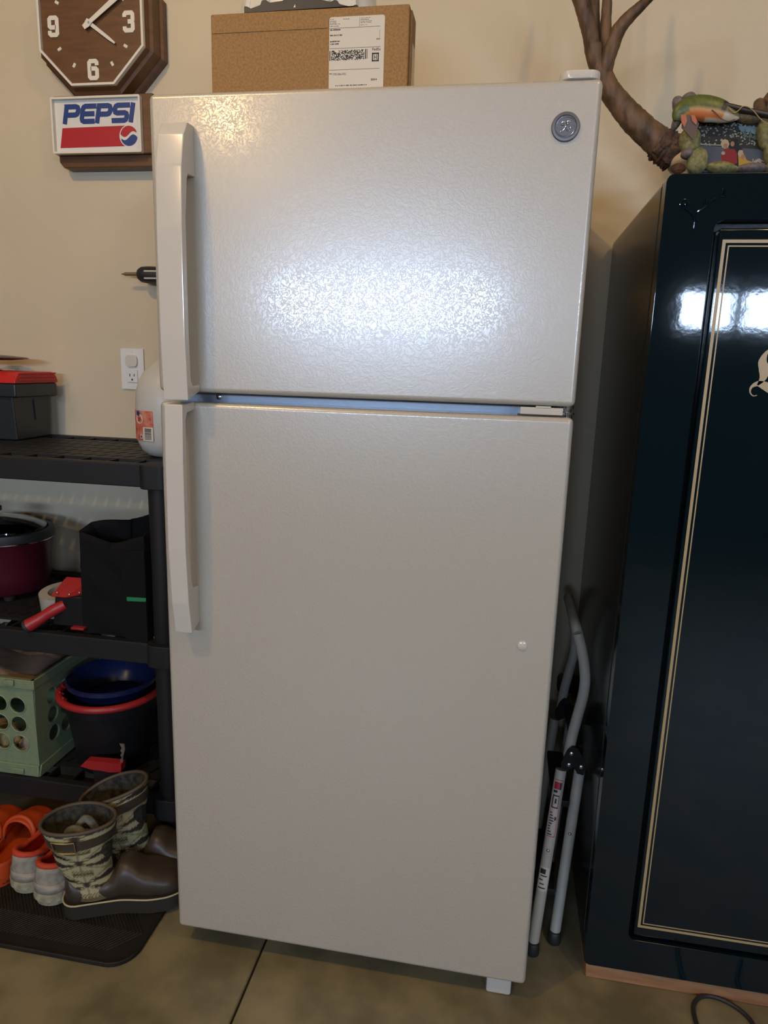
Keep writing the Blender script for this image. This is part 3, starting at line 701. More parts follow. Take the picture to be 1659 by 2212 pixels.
for i, v in enumerate(fo.data.vertices):
    r = min(i // n24, len(P2) - 1); p = P2[r]; h = (v.co.z + off.z - p.z) / max(R2[r], 1e-4); f = r / (len(P2) - 1)
    g = Vector((0.085, 0.105, 0.02)); g = g * random.uniform(0.75, 1.25)
    if f > 0.68: c = Vector((0.16, 0.14, 0.06)) if h > -0.1 else Vector((0.5, 0.42, 0.30))
    elif h < -0.72: c = Vector((0.45, 0.38, 0.28)) if f > 0.45 else Vector((0.35, 0.10, 0.03))
    elif h < -0.2: c = Vector((0.50, 0.14, 0.02)) if h < -0.42 else Vector((0.45, 0.24, 0.03))
    else: c = g
    if 0.62 < f < 0.68 and h > -0.2: c = Vector((0.02, 0.02, 0.015))
    ca.data[i].color = (*c, 1)
def fin(pts, m, name, Y): 
    mb = MB(); flat_shape([[(at(u, v, Y).x, at(u, v, Y).z) for u, v in pts]], 0.002, facing(0, Y, 0), mb); mb.build(name, m, pf)
M_finb = mat('fin_brown', (0.10, 0.06, 0.045), 0.6); M_fino = mat('fin_orange', (0.42, 0.12, 0.06), 0.6)
fin([(1474, 250), (1484, 248), (1498, 252), (1510, 268), (1496, 302), (1482, 286), (1472, 276)], M_finb, 'tail_fin', FYY - 0.017)
fin([(1470, 248), (1482, 248), (1484, 262), (1478, 276), (1472, 264)], M_fino, 'fin', FYY - 0.019)
fin([(1492, 250), (1500, 249), (1506, 262), (1503, 270), (1495, 262)], M_fino, 'fin', FYY - 0.019)
sp0 = MB().tube(smooth_path([at(u, v, FYY - 0.012) for u, v in ((1538, 237), (1548, 246), (1558, 256), (1572, 262), (1588, 258))], 4), 0.0007, 6)
sp0.build('gill_line', M_finb, pf)
rod = MB().tube([at(1566, 226, PYF - 0.016), at(1610, 238, PYF - 0.016), at(1680, 252, PYF - 0.016)], [0.0036, 0.0046, 0.0046], 10); rod.build('fishing_rod', mat('rod_brown', (0.025, 0.016, 0.014), 0.4), pf)
ln = MB().tube(smooth_path([at(u, v, PYF - 0.022) for u, v in ((1576, 234), (1586, 243), (1596, 238), (1604, 230), (1616, 231), (1628, 240), (1640, 254), (1652, 264), (1664, 270))], 5), 0.0007, 6)
ln.build('fishing_line', mat('line_tan', (0.40, 0.28, 0.10), 0.6), pf)

# ------------------------------------------------------------------ antlered skull
M_ant = mat('antler', (0.125, 0.068, 0.032), 0.6, noise=0.6, nscale=55, stretch=(1, 1, 0.35), bump=0.8, bscale=90, bdist=0.0035)
M_antb = mat('antler_burr', (0.085, 0.042, 0.024), 0.7, noise=0.5, nscale=60, bump=1.0, bscale=140, bdist=0.004)
M_bone = mat('bone', (0.72, 0.60, 0.40), 0.55, noise=0.15, nscale=30, bump=0.3, bscale=90, bdist=0.001)
AY = 0.42
sk = root('antler_skull', 'large brown elk antlers on a pale skull, standing on the safe behind the picture frame', 'antlers', (at(1500, 350, AY).x, AY, SZ1))
def branch(pts, n=6, jag=0.035, **kw):
    P = [at(u, v, Y) for u, v, r, Y in pts]; R_ = [r * mpp(p) for (u, v, r, Y), p in zip(pts, P)]
    P2 = smooth_path(P, n); mb.tube(P2, lerp_list(R_, len(P2)), 20, jag=jag, **kw)
mb = MB()
branch([(1452, 332, 34, .42), (1432, 314, 33, .42), (1405, 292, 28, .42), (1372, 262, 27, .42), (1342, 228, 24, .42), (1318, 196, 22, .42), (1303, 165, 21, .42), (1291, 135, 19, .42), (1284, 100, 18, .42)], 8)
branch([(1300, 165, 19, .42), (1284, 120, 18, .42), (1277, 80, 17, .42), (1268, 45, 17, .42), (1256, 10, 15, .41), (1242, -30, 14, .40), (1228, -90, 12, .38), (1222, -150, 8, .36), (1220, -190, 2, .35)])
branch([(1290, 120, 15, .43), (1283, 70, 15, .43), (1282, 30, 13, .43), (1284, -20, 12, .44), (1292, -90, 10, .45), (1300, -160, 6, .46), (1304, -200, 2, .46)])
branch([(1303, 168, 17, .42), (1312, 130, 16, .41), (1322, 96, 18, .41), (1338, 62, 15, .40), (1362, 34, 13, .39), (1392, 6, 10, .38), (1425, -24, 8, .36), (1460, -46, 2, .34)])
branch([(1314, 110, 13, .41), (1309, 70, 12, .41), (1310, 30, 11, .41), (1313, -15, 10, .41), (1320, -80, 8, .41), (1330, -140, 2, .41)])
mb.build('antler', M_ant, sk)
mb = MB()
branch([(1424, 306, 33, .42), (1440, 320, 36, .42), (1456, 334, 35, .42), (1462, 339, 28, .42)], 5, jag=0.13)
for u, v, tu, tv in ((1412, 272, 1418, 262), (1424, 284, 1434, 280), (1436, 294, 1446, 290), (1446, 306, 1458, 304), (1454, 318, 1466, 318), (1438, 340, 1436, 354), (1446, 346, 1442, 356), (1404, 270, 1415, 266), (1430, 290, 1440, 288)):
    a = at(u, v, AY - 0.01); b = at(tu, tv, AY - 0.012); mb.tube([a, (a + b) / 2, b], [0.009, 0.006, 0.001], 8)
mb.build('burr', M_antb, sk, label='dark rough burr of the antler')
mb = MB()
c = at(1478, 352, AY); k = mpp(c)
mb.ball(c, (0.030, 0.05, 0.022), lump=0.08); mb.tube([at(1452, 336, AY), at(1472, 352, AY), at(1500, 366, AY)], [0.020, 0.022, 0.030], 14)
mb.ball((c.x + 0.06, AY + 0.01, SZ1 + 0.035), (0.07, 0.06, 0.034), lump=0.05)
mb.tube([(c.x + 0.07, AY - 0.03, SZ1 + 0.035), (c.x + 0.10, AY - 0.11, SZ1 + 0.03), (c.x + 0.11, AY - 0.2, SZ1 + 0.018)], [0.05, 0.034, 0.016], 16)
for q in mb.v: q.z = max(q.z, SZ1 + 0.0004)
mb.build('skull', M_bone, sk)
MB().ball(at(1465, 364, AY - 0.05), (0.014, 0.006, 0.010), lump=0.05).build('eye_socket', M_antb, sk)
mb = MB()
branch([(1600, 330, 30, .42), (1630, 290, 27, .42), (1652, 246, 24, .42), (1680, 205, 20, .42), (1715, 150, 18, .42), (1735, 90, 18, .42), (1745, 20, 15, .42), (1748, -60, 10, .4)], 6)
branch([(1660, 238, 14, .42), (1640, 225, 12, .40), (1645, 242, 9, .36), (1628, 250, 3, .34)], 4)
mb.build('antler', M_ant, sk)

# ------------------------------------------------------------------ black cable on the floor
pts = [atz(u, v, 0.0045) for u, v in ((1540, 2300), (1515, 2240), (1501, 2200), (1498, 2172), (1510, 2155), (1532, 2151), (1562, 2160), (1596, 2180), (1622, 2205), (1640, 2240), (1690, 2300))]
tag(MB().tube(smooth_path(pts, 6), 0.0042, 10).build('cable', M_black), 'black rubber cable looped on the concrete in front of the safe', 'cable')

# ------------------------------------------------------------------ folded step ladder
M_alu = mat('grey_painted_tube', (0.46, 0.44, 0.38), 0.32, noise=0.08, nscale=30)
M_rivet = mat('rivet', (0.5, 0.5, 0.48), 0.3, metal=0.9)
f1 = atz(1150, 2048, 0.012); f2 = atz(1197, 2024, 0.012)
LYt = 0.30
h1 = at(1212, 1662, 0.235); h2 = at(1252, 1664, 0.255)
tp0 = at(1232, 1622, 0.245)
top = [(1228, 1632, .245), (1236, 1590, .25), (1248, 1545, .255), (1259, 1505, .26), (1264, 1470, .262), (1262, 1435, .266), (1256, 1400, .27), (1248, 1368, .275)]
ldn = root('step_ladder', 'folded grey tubular step ladder leaning between the refrigerator and the safe', 'ladder', (f1.x, f1.y, 0))
R_ = 0.0115
FARY = 0.30
def rail(pts, r=R_, dy=0.0, name='rail', m=None, lab=None):
    P = [Vector((p.x, p.y + dy, p.z)) for p in pts]
    return MB().tube(smooth_path(P, 5) if len(P) > 2 else P, r, 18).build(name, m or M_alu, ldn, label=lab)
rl1 = rail([f1, h1]); rl2 = rail([f2, h2]); tpts = [at(*q) for q in top]
rl3 = rail(tpts, 0.0112)
for dy in (0.34,): 
    rail([f1, h1], dy=0.22); rail([f2, h2], dy=0.22); rail(tpts, 0.0112, dy=0.22)
rail([tpts[-1], Vector((tpts[-1].x - 0.004, tpts[-1].y + 0.03, tpts[-1].z + 0.012)), Vector((tpts[-1].x - 0.004, tpts[-1].y + 0.19, tpts[-1].z + 0.012)), Vector((tpts[-1].x, tpts[-1].y + 0.22, tpts[-1].z))], 0.0112, name='top_bar')
for z_ in (0.12, 0.30):
    t = (z_ - f1.z) / (h1.z - f1.z); q = f1.lerp(h1, t)
    MB().box((q.x - 0.006, q.y + 0.01, q.z - 0.008), (q.x + 0.03, q.y + 0.21, q.z + 0.008), 0.003, 2).build('tread', M_blackp, ldn)
for f in (f1, f2):
    for dy in (0, 0.22):
        MB().lathe([(0.0125, 0), (0.0145, 0.002), (0.0150, 0.012), (0.0135, 0.026), (0.0118, 0.028)], (f.x, f.y + dy, 0.0005), 18).build('foot', M_black, ldn)
# hinge bracket of black plastic
for dy, nm in ((-0.0145, ''), (0.205, '')):
    hb = MB(); Yh = 0.245 + dy
    def hq(u, v): q = at(u, v, Yh if dy < 0 else 0.2305); return (q.x, q.z)
    poly = [hq(*q) for q in ((1226, 1620), (1236, 1612), (1248, 1616), (1262, 1640), (1266, 1660), (1260, 1674), (1246, 1670), (1240, 1655), (1234, 1660), (1224, 1664), (1212, 1658), (1212, 1648))]
    flat_shape([poly], 0.004, facing(0, Yh, 0), hb); ho = hb.build('hinge_bracket', M_blackp, ldn)
    if dy < 0:
        for u, v in ((1234.5, 1627), (1229, 1651), (1255.5, 1656)):
            x, z = hq(u, v); mb = MB().lathe([(0.0046, 0), (0.0042, 0.0016), (0.002, 0.0028), (0, 0.003)], (0, 0, 0), 16); M0 = facing(x, Yh - 0.002, z); mb.v = [M0 @ v_ for v_ in mb.v]; mb.build('rivet', M_rivet, ho)
MB().box((h2.x - 0.02, 0.262, h2.z + 0.03), (h2.x + 0.004, 0.45, h2.z + 0.055), 0.003, 2).build('top_step', M_blackp, ldn)
for (A, B, t, par) in ((f1, h1, 0.545, rl1), (f2, h2, 0.62, rl2)):
    q = A.lerp(B, t); d = (CAM - q).normalized(); mb = MB().ball(q + d * 0.0105, (0.004, 0.004, 0.004), sub=2); mb.build('rivet', M_rivet, ldn)
# stickers bent round the front tube
def sticker(t0, t1, half, m, name, items, lab):
    ax = (h1 - f1).normalized(); q0 = f1.lerp(h1, t0); q1 = f1.lerp(h1, t1); d = (CAM - (q0 + q1) / 2).normalized(); side = ax.cross(d).normalized(); d = side.cross(ax).normalized()
    side = -side
    if side.x < 0: side = -side
    def S(a, b, r): return q0.lerp(q1, b) + (d * math.cos(a) + side * math.sin(a)) * r
    mb = MB(); ims = [m]
    def patch(a0, a1, b0, b1, mi, r):
        n = 6; V = []; 
        for i in range(n + 1):
            a = a0 + (a1 - a0) * i / n; V += [S(a, b0, r), S(a, b1, r)]
        mb.add(V, [[2 * i, 2 * i + 1, 2 * i + 3, 2 * i + 2] for i in range(n)], mi, True)
    patch(-half, half, 0, 1, 0, R_ + 0.0003)
    for it in items: patch(*it)
    return mb.build(name, [m, M_red, M_ink, M_white], ldn, label=lab)
M_stk = mat('sticker_pink_white', (0.50, 0.42, 0.38), 0.4)
r1 = R_ + 0.0005
items = []
for b0, b1, a0, a1 in ((0.02, 0.03, -.8, .8), (0.97, 0.98, -.8, .8), (0.02, 0.98, .74, .82)): items.append((a0, a1, b0, b1, 1, r1))
items += [(-.7, .3, .82, .94, 1, r1 + .0001), (.3, .6, .82, .94, 2, r1), (-.7, .0, .76, .80, 2, r1)]
for i in range(9): items.append((-.7, -.4 + .5 * math.sin(i * 1.1 + 2) * 0.5 + .3, .05 + i * .045, .05 + i * .045 + .018, 2, r1))
items += [(-.7, .5, .50, .52, 2, r1), (-.7, -.5, .50, .70, 2, r1), (-.2, .1, .58, .66, 2, r1), (-.7, .5, .70, .72, 2, r1), (.4, .5, .5, .72, 2, r1), (.2, .5, .30, .36, 2, r1)]
sticker(0.625, 0.955, 1.1, M_stk, 'warning_sticker', items, 'white warning sticker with red border')
items = []
for i in range(5): items.append((-.8 + (i % 2) * .2, .5 - (i % 3) * .3, .1 + i * .17, .15 + i * .17, 2, r1))
items.append((-.8, .2, .72, .93, 2, r1 + .0001))
sticker(0.33, 0.46, 1.0, M_white, 'rating_sticker', items, 'small white sticker with black print')
# yellow and black thing behind the ladder
yb = at(1226, 1511, 0.40)
cl = root('clamp', 'black clamp with a yellow grip, in the dark behind the step ladder', 'clamp', (yb.x, 0.44, yb.z))
cl.location = (at(1222, 1495, 0.66).x, 0.66, at(1222, 1495, 0.66).z); bpy.context.view_layer.update()
q = at(1222, 1480, 0.66)
MB().prism(rrect(q.x - 0.022, q.z - 0.022, q.x + 0.022, q.z + 0.022, 0.01, 4), 0.655, 0.68, 'y', 0.003, 2).build('jaw', M_black, cl)
q2 = at(1229, 1512, 0.66)
MB().prism(rrect(q2.x - 0.018, q2.z - 0.010, q2.x + 0.018, q2.z + 0.010, 0.006, 4), 0.65, 0.676, 'y', 0.003, 2).build('grip', mat('yellow_plastic', (0.35, 0.24, 0.03), 0.5), cl, label='yellow grip')
MB().box((q2.x - 0.006, 0.662, q2.z - 0.12), (q2.x + 0.006, WY - 0.0005, q.z), 0.002, 1).build('bar', M_steel, cl)

# ------------------------------------------------------------------ black plastic shelf unit
SHX0, SHX1, SHF, SHB = -1.12, -0.108, 0.228, 0.694
M_shelf = mat('black_shelf_plastic', (0.012, 0.0115, 0.012), 0.55, spec=0.4, bump=0.15, bscale=500, bdist=0.0003)
sh = root('shelf_unit', 'black plastic shelf unit with slotted shelves against the wall, left of the refrigerator', 'shelf', (-0.6, 0.46, 0))
TIERS = [0.979, 0.562, 0.168]
def tier(zt):
    mb = MB(); h = 0.052; zb = zt - h
    mb.box((SHX0, SHF + 0.012, zb), (SHX1 - 0.05, SHF + 0.034, zt), 0.004, 2)
    mb.box((SHX0, SHB - 0.034, zb), (SHX1, SHB, zt), 0.004, 2)
    mb.box((SHX1 - 0.032, SHF + 0.03, zb), (SHX1, SHB, zt), 0.004, 2); mb.box((SHX0, SHF + 0.02, zb), (SHX0 + 0.032, SHB, zt), 0.004, 2)
    # rounded corner lobes that take the posts
    for cx in (SHX0 + 0.045, SHX1 - 0.034):
        for cy in (SHF + 0.034, SHB - 0.036):
            mb.prism(rrect(cx - 0.036, cy - 0.036, cx + 0.034, cy + 0.034, 0.02, 5), zb - 0.002, zt + 0.0005, 'z', 0.003, 2)
    # pocket channels along front and back, crossed by ribs
    for (y0, y1) in ((SHF + 0.034, SHF + 0.082), (SHB - 0.084, SHB - 0.034)):
        mb.box((SHX0 + 0.01, y0, zt - 0.030), (SHX1 - 0.01, y1, zt - 0.026))
        x = SHX0 + 0.09
        while x < SHX1 - 0.06:
            mb.box((x, y0, zt - 0.028), (x + 0.004, y1, zt - 0.001)); x += 0.069
    o = mb.build('shelf_rim', M_shelf, sh)
    y0, y1 = SHF + 0.082, SHB - 0.084; x0, x1 = SHX0 + 0.03, SHX1 - 0.032
    holes = []; ny = 5; rp = (y1 - y0 - 0.016) / ny; cp = 0.0335
    for j in range(ny):
        x = x0 + 0.014 + (j % 2) * cp / 2
        while x < x1 - 0.040:
            yy = y0 + 0.008 + j * rp + 0.012
            holes.append([(x, yy), (x + 0.0085, yy), (x + 0.0215, yy + rp - 0.026), (x + 0.013, yy + rp - 0.026)]); x += cp
    mb = MB(); flat_shape([[(x0, y0), (x1, y0), (x1, y1), (x0, y1)]] + holes, 0.006, Matrix.Translation((0, 0, zt - 0.004)), mb)
    mb.build('slotted_panel', M_shelf, sh)
for z in TIERS: tier(z)
for cx in (SHX0 + 0.045, SHX1 - 0.034):
    for cy in (SHF + 0.034, SHB - 0.036):
        for (a, b) in ((0.0, TIERS[2] - 0.054), (TIERS[2] + 0.0005, TIERS[1] - 0.054), (TIERS[1] + 0.0005, TIERS[0] - 0.054)):
            MB().lathe([(0.0235, a), (0.025, a + 0.004), (0.0245, (a + b) / 2), (0.026, b)], (cx, cy, 0), 24).build('post', M_shelf, sh)
T0, T1, T2 = [z + 0.0008 for z in TIERS]

# ------------------------------------------------------------------ tool box with red lid
M_rlid = mat('red_plastic', (0.55, 0.02, 0.018), 0.4, bump=0.1, bscale=300, bdist=0.0003)
M_blid = mat('dark_box_plastic', (0.022, 0.026, 0.03), 0.38, bump=0.15, bscale=300, bdist=0.0003)
bx1, by0, by1 = -0.672, 0.500, 0.664
zl = at(40, 829, 0.50).z; zlt = at(40, 803, 0.54).z
tb = root('tool_box', 'black plastic tool box with a red ribbed lid at the left end of top shelf', 'tool box', (-0.86, 0.6, T0))
mb = MB(); mb.prism([(by0 + 0.012, T0), (by1 - 0.012, T0), (by1 - 0.004, zl - 0.035), (by0 + 0.004, zl - 0.035)], -1.08, bx1 - 0.006, 'x', 0.004, 2)
mb.box((-1.09, by0 - 0.006, zl - 0.036), (bx1 + 0.012, by1 + 0.006, zl), 0.006, 2)
for x in (-0.98, -0.80): mb.box((x - 0.02, by0 - 0.008, zl - 0.06), (x + 0.02, by0 + 0.006, zl - 0.012), 0.003, 1)
mb.prism([(0.0, 0), (0.010, 0.0), (0.004, 0.055), (-0.004, 0.055)], bx1 - 0.0065, bx1 - 0.0030, 'x', M=Matrix.Translation((0, by0 + 0.09, T0 + 0.05)))
mb.build('body', M_blid, tb)
mb = MB(); mb.prism([(by0 - 0.008, zl), (by1 + 0.008, zl), (by1 + 0.006, zl + 0.010), (by1 - 0.006, zlt - 0.004), (by1 - 0.016, zlt), (by0 + 0.020, zlt), (by0 + 0.004, zlt - 0.010), (by0 - 0.006, zl + 0.010)], -1.092, bx1 + 0.014, 'x', 0.003, 2)
for k in range(3): mb.box((bx1 + 0.010, by0 + 0.01, zl + 0.006 + k * 0.009), (bx1 + 0.0175, by1 - 0.004, zl + 0.010 + k * 0.009), 0.001, 1)
mb.prism([(by0 - 0.012, zl - 0.006), (by0 + 0.004, zl - 0.006), (by0 + 0.006, zlt - 0.006), (by0 - 0.004, zlt - 0.010)], -0.80, bx1 - 0.045, 'x', 0.002, 1)
mb.build('lid', M_rlid, tb)
ZL = zlt + 0.0006
dk = at(-10, 772, 0.58)
dd = root('dish', 'dark purple-brown shallow dish on a short foot, on the red tool box lid', 'dish', (dk.x - 0.03, 0.585, ZL))
cxd = at(50, 777, 0.585).x - 0.105; zd = at(50, 777, 0.585).z
mb = MB().lathe([(0.035, ZL), (0.033, ZL + 0.004), (0.012, ZL + 0.008), (0.010, zd - 0.004), (0.06, zd - 0.003), (0.103, zd + 0.0015), (0.105, zd + 0.003), (0.10, zd + 0.006), (0.05, zd + 0.010), (0.0, zd + 0.012)], (cxd, 0.585, 0), 40, sy=0.85)
mb.build('bowl', mat('plum_glaze', (0.075, 0.035, 0.045), 0.25), dd)
pts = [(-0.775, 0.535, ZL + 0.004), (-0.76, 0.53, ZL + 0.007), (-0.75, 0.528, ZL + 0.003), (-0.735, 0.53, ZL + 0.006), (-0.72, 0.535, ZL + 0.003), (-0.705, 0.54, ZL + 0.004), (-0.695, 0.545, ZL + 0.0028)]
tag(MB().tube(smooth_path(pts, 4), [0.0024] * 25, 8, flat=0.6).build('twist_tie', mat('raffia', (0.55, 0.36, 0.13), 0.7)), 'tan strip of raffia lying on the red tool box lid', 'cord')

# ------------------------------------------------------------------ gallon jug
JY = 0.40; jl = at(300, 850, JY).x; jr = 0.078; jc = Vector((jl + jr, JY, 0)); jt = at(345, 784, JY).z
M_jug = mat('frosted_plastic', (0.56, 0.55, 0.50), 0.35, spec=0.4, noise=0.04, nscale=12)
jg = root('water_jug', 'frosted plastic gallon jug with a red paper label on the top shelf', 'jug', (jc.x, JY, T0))
hb = at(346, 900, JY).z
zz = [T0, T0 + 0.004, T0 + 0.014, T0 + 0.035, T0 + 0.09, T0 + 0.12, T0 + 0.15, T0 + 0.175, T0 + 0.195, T0 + 0.215, T0 + 0.225, T0 + 0.24]
rr = [0.046, 0.054, 0.066, 0.0755, 0.078, 0.078, 0.0755, 0.068, 0.056, 0.036, 0.021, 0.019]
MB().lathe([(r, z) for r, z in zip(rr, zz)], (jc.x, jc.y, 0), 40).build('bottle', M_jug, jg)
MB().lathe([(0.021, T0 + 0.236), (0.021, T0 + 0.253), (0.019, T0 + 0.256), (0, T0 + 0.256)], (jc.x, jc.y, 0), 24).build('cap', mat('cap_white', (0.6, 0.6, 0.58), 0.4), jg)
la = at(304, 887, JY - 0.02); lb = at(337, 940, JY - 0.07)
A0 = 214; A1 = 268; z0_, z1_ = T0 + 0.040, T0 + 0.108
def jp(f, g, r=0.0785): 
    a = math.radians(A0 + (A1 - A0) * f); return (jc.x + r * math.cos(a), jc.y + r * math.sin(a), z0_ + (z1_ - z0_) * g)
def jpatch(mb, f0, f1, g0, g1, mi, r):
    n = 6; V = []
    for i in range(n + 1): V += [jp(f0 + (f1 - f0) * i / n, g0, r), jp(f0 + (f1 - f0) * i / n, g1, r)]
    mb.add(V, [[2 * i, 2 * i + 2, 2 * i + 3, 2 * i + 1] for i in range(n)], mi, True)
M_lr = mat('label_red', (0.52, 0.04, 0.025), 0.5, noise=0.3, nscale=60, col2=(0.62, 0.28, 0.18))
mb = MB(); jpatch(mb, 0, 1, 0, 1, 0, 0.0787)
jpatch(mb, .60, 1, 0.0, .46, 1, 0.0790)
for i in range(9): jpatch(mb, .68, .93, .05 + i * .042, .05 + i * .042 + random.choice([.012, .02, .028]), 2, 0.0793)
for i in range(8):
    a0 = PI * i / 8; 
V = []; n = 16
for i in range(n): V.append(jp(.42 + .20 * math.cos(2 * PI * i / n), .72 + .17 * math.sin(2 * PI * i / n), 0.0790))
mb.add(V, [list(range(n))], 1)
V = [jp(.36 + .10 * math.cos(2 * PI * i / n), .90 + .08 * math.sin(2 * PI * i / n), 0.0793) for i in range(n)]; mb.add(V, [list(range(n))], 3)
jpatch(mb, .34, .50, .73, .76, 4, .0794); jpatch(mb, .34, .50, .67, .70, 4, .0794); jpatch(mb, .46, .58, .06, .2, 1, .079); jpatch(mb, .49, .55, .09, .17, 2, .0793)
mb.build('paper_label', [M_lr, M_white, M_ink, M_blue, M_red], jg, label='red paper label with a white disc and barcode')

# ------------------------------------------------------------------ slow cooker
M_crk = mat('dark_red_metal', (0.07, 0.006, 0.014), 0.32, spec=0.5)
kY = 0.49; kc = at(-12, 1200, kY); kr = at(102, 1140, kY).x - kc.x
zk = at(108, 1150, kY).z; zkb = T1
sck = root('slow_cooker', 'oval dark red slow cooker with glass lid at the left of middle shelf', 'slow cooker', (kc.x, kY, T1))
c0 = (kc.x, kY, 0)
MB().lathe([(kr * 0.80, zkb + 0.01), (kr * 0.86, zkb + 0.018), (kr * 0.90, zkb + 0.06), (kr * 0.955, zk - 0.022), (kr * 0.965, zk - 0.020)], c0, 48, sy=0.78).build('housing', M_crk, sck)
for s_ in (-1, 1):
    for t_ in (-1, 1): MB().lathe([(0.013, zkb), (0.015, zkb + 0.012)], (kc.x + s_ * kr * .55, kY + t_ * kr * .42, 0), 14).build('foot', M_black, sck)
MB().lathe([(kr * 0.965, zk - 0.020), (kr * 0.99, zk - 0.018), (kr * 1.0, zk - 0.004), (kr * 0.985, zk + 0.004), (kr * 0.90, zk + 0.006), (kr * 0.87, zk - 0.004), (kr * 0.85, zk - 0.05), (kr * 0.6, zk - 0.10), (0, zk - 0.11)], c0, 48, sy=0.78).build('crock_rim', M_black, sck)
MB().lathe([(kr * 0.955, zk - 0.0205), (kr * 0.972, zk - 0.0215), (kr * 0.972, zk - 0.019), (kr * 0.965, zk - 0.0185)], c0, 48, sy=0.78, cap0=False, cap1=False).build('trim_ring', M_chrome, sck)
M_lid = mat('lid_glass', (0.9, 0.95, 0.95), 0.02, trans=1.0)
lid = MB().lathe([(kr * 0.875, zk + 0.006), (kr * 0.87, zk + 0.010), (kr * 0.7, zk + 0.022), (kr * 0.35, zk + 0.033), (0.0, zk + 0.036), (0.0, zk + 0.033), (kr * 0.35, zk + 0.030), (kr * 0.7, zk + 0.019), (kr * 0.86, zk + 0.0062)], c0, 48, sy=0.78, cap0=False, cap1=False).build('glass_lid', M_lid, sck)
MB().lathe([(0.012, zk + 0.036), (0.012, zk + 0.045), (0.028, zk + 0.050), (0.028, zk + 0.060), (0.018, zk + 0.065), (0, zk + 0.066)], c0, 24).build('lid_knob', M_black, lid)

# ------------------------------------------------------------------ black fabric bag
M_bag = mat('black_fabric', (0.008, 0.0075, 0.008), 0.9, spec=0.15, bump=0.5, bscale=30, bdist=0.004)
gY = 0.262
A = at(178, 1355, gY); 
bz0 = T1; F = [at(180, 1355, gY).x, at(272, 1378, gY).x]
def bagv(u, v, Y): q = at(u, v, Y); return q
bgd = root('tote_bag', 'upright black fabric bag with a bright green strip on the middle shelf', 'bag', (-0.28, 0.32, T1))
n = 14; rings = []
x0b, x1b, yf, ybk = -0.352, -0.180, 0.262, 0.395
zfr, zbk = at(230, 1158, yf).z, at(300, 1108, ybk).z + 0.012
mb = MB(); per = []
for i in range(n): per.append((i / n, 0.0))
for i in range(n): per.append((1.0, i / n))
for i in range(n): per.append((1 - i / n, 1.0))
for i in range(n): per.append((0.0, 1 - i / n))
m_ = 14; V = []
for j in range(m_ + 1):
    t = j / m_
    for (a, b) in per:
        sag = 0.006 * math.sin(9 * a + 5 * t + 3 * b) * math.sin(PI * min(1, t * 1.1)) + 0.004 * math.sin(17 * t + 6 * a)
        x = x0b + (x1b - x0b) * a + (0.006 if a < .5 else -0.006) * t; pin = b * (0.30 + 0.70 * a); y = yf + (ybk - yf) * (b + (pin - b) * t); x += 0.012 * b * (1 - a) * t
        if b in (0.0, 1.0): y += sag * (1 - abs(2 * a - 1) ** 4)
        else: x += sag
        zt_ = zfr + (zbk - zfr) * b * (0.42 + 0.58 * a) + 0.006 * math.sin(7 * a + 1) - (0.010 * math.sin(PI * a) if b == 0 else 0)
        V.append((x, y, bz0 + (zt_ - bz0) * t))
N4 = 4 * n
Fc = [[j * N4 + k, j * N4 + (k + 1) % N4, (j + 1) * N4 + (k + 1) % N4, (j + 1) * N4 + k] for j in range(m_) for k in range(N4)]
Fc.append(list(range(N4))[::-1]); mb.add(V, Fc, 0, True)
bo = mb.build('bag_body', M_bag, bgd); so = bo.modifiers.new('thickness', 'SOLIDIFY'); so.thickness = 0.003; so.offset = -1
g1 = at(276, 1281, gY); 
mb = MB(); zg = at(300, 1281, yf + .03).z
mb.prism([(x1b - 0.034, zg - 0.006), (x1b + 0.001, zg - 0.004), (x1b + 0.001, zg + 0.008), (x1b - 0.034, zg + 0.005)], yf - 0.012, yf - 0.009, 'y', 0.0006, 1)
mb.v = [v + Vector((0.030, 0, 0)) for v in mb.v]
mb.prism([(yf - 0.010, zg - 0.005), (yf + 0.08, zg), (yf + 0.08, zg + 0.010), (yf - 0.010, zg + 0.007)], x1b + 0.003, x1b + 0.008, 'x', 0.0006, 1)
mb.v = [v for v in mb.v]
MB().prism([(x1b - 0.058, zg - 0.13), (x1b + 0.0, zg - 0.125), (x1b + 0.0, zg + 0.118), (x1b - 0.060, zg + 0.110)], yf - 0.012, yf - 0.004, 'y', 0.003, 2).build('side_pocket', M_bag, bgd)
mb2 = MB(); x_a, x_b = at(274, 1281, yf - 0.013).x, x1b + 0.001
mb2.prism([(x_a, zg - 0.0055), (x_b, zg - 0.003), (x_b, zg + 0.006), (x_a, zg + 0.0045)], yf - 0.0155, yf - 0.0125, 'y', 0.0006, 1)
mb2.build('green_strip', mat('green_webbing', (0.01, 0.20, 0.07), 0.6), bgd, label='bright green strip')

# ------------------------------------------------------------------ tape dispenser and roll
M_red2 = mat('red_enamel', (0.36, 0.018, 0.02), 0.4)
tc_ = at(135, 1262, 0.33)
td = root('tape_dispenser', 'red hand tape dispenser loaded with a roll of clear tape on the middle shelf', 'tape dispenser', (tc_.x, 0.33, T1))
rr_ = at(178, 1262, 0.33).x - tc_.x; zc_ = T1 + 0.012
mb = MB().lathe([(rr_ * .62, 0.0), (rr_, 0.0), (rr_, 0.05), (rr_ * .62, 0.05), (rr_ * .62, 0.0)], (0, 0, 0), 36, cap0=False, cap1=False)
Mt = Matrix.Translation((tc_.x, 0.335, T1 + 0.026)) @ Matrix.Rotation(math.radians(8), 4, 'X')
mb.v = [Mt @ v for v in mb.v]; mb.build('tape_roll', mat('clear_tape_roll', (0.42, 0.40, 0.34), 0.25), td, label='roll of clear packing tape')
def dq(u, v, Y): return at(u, v, Y)
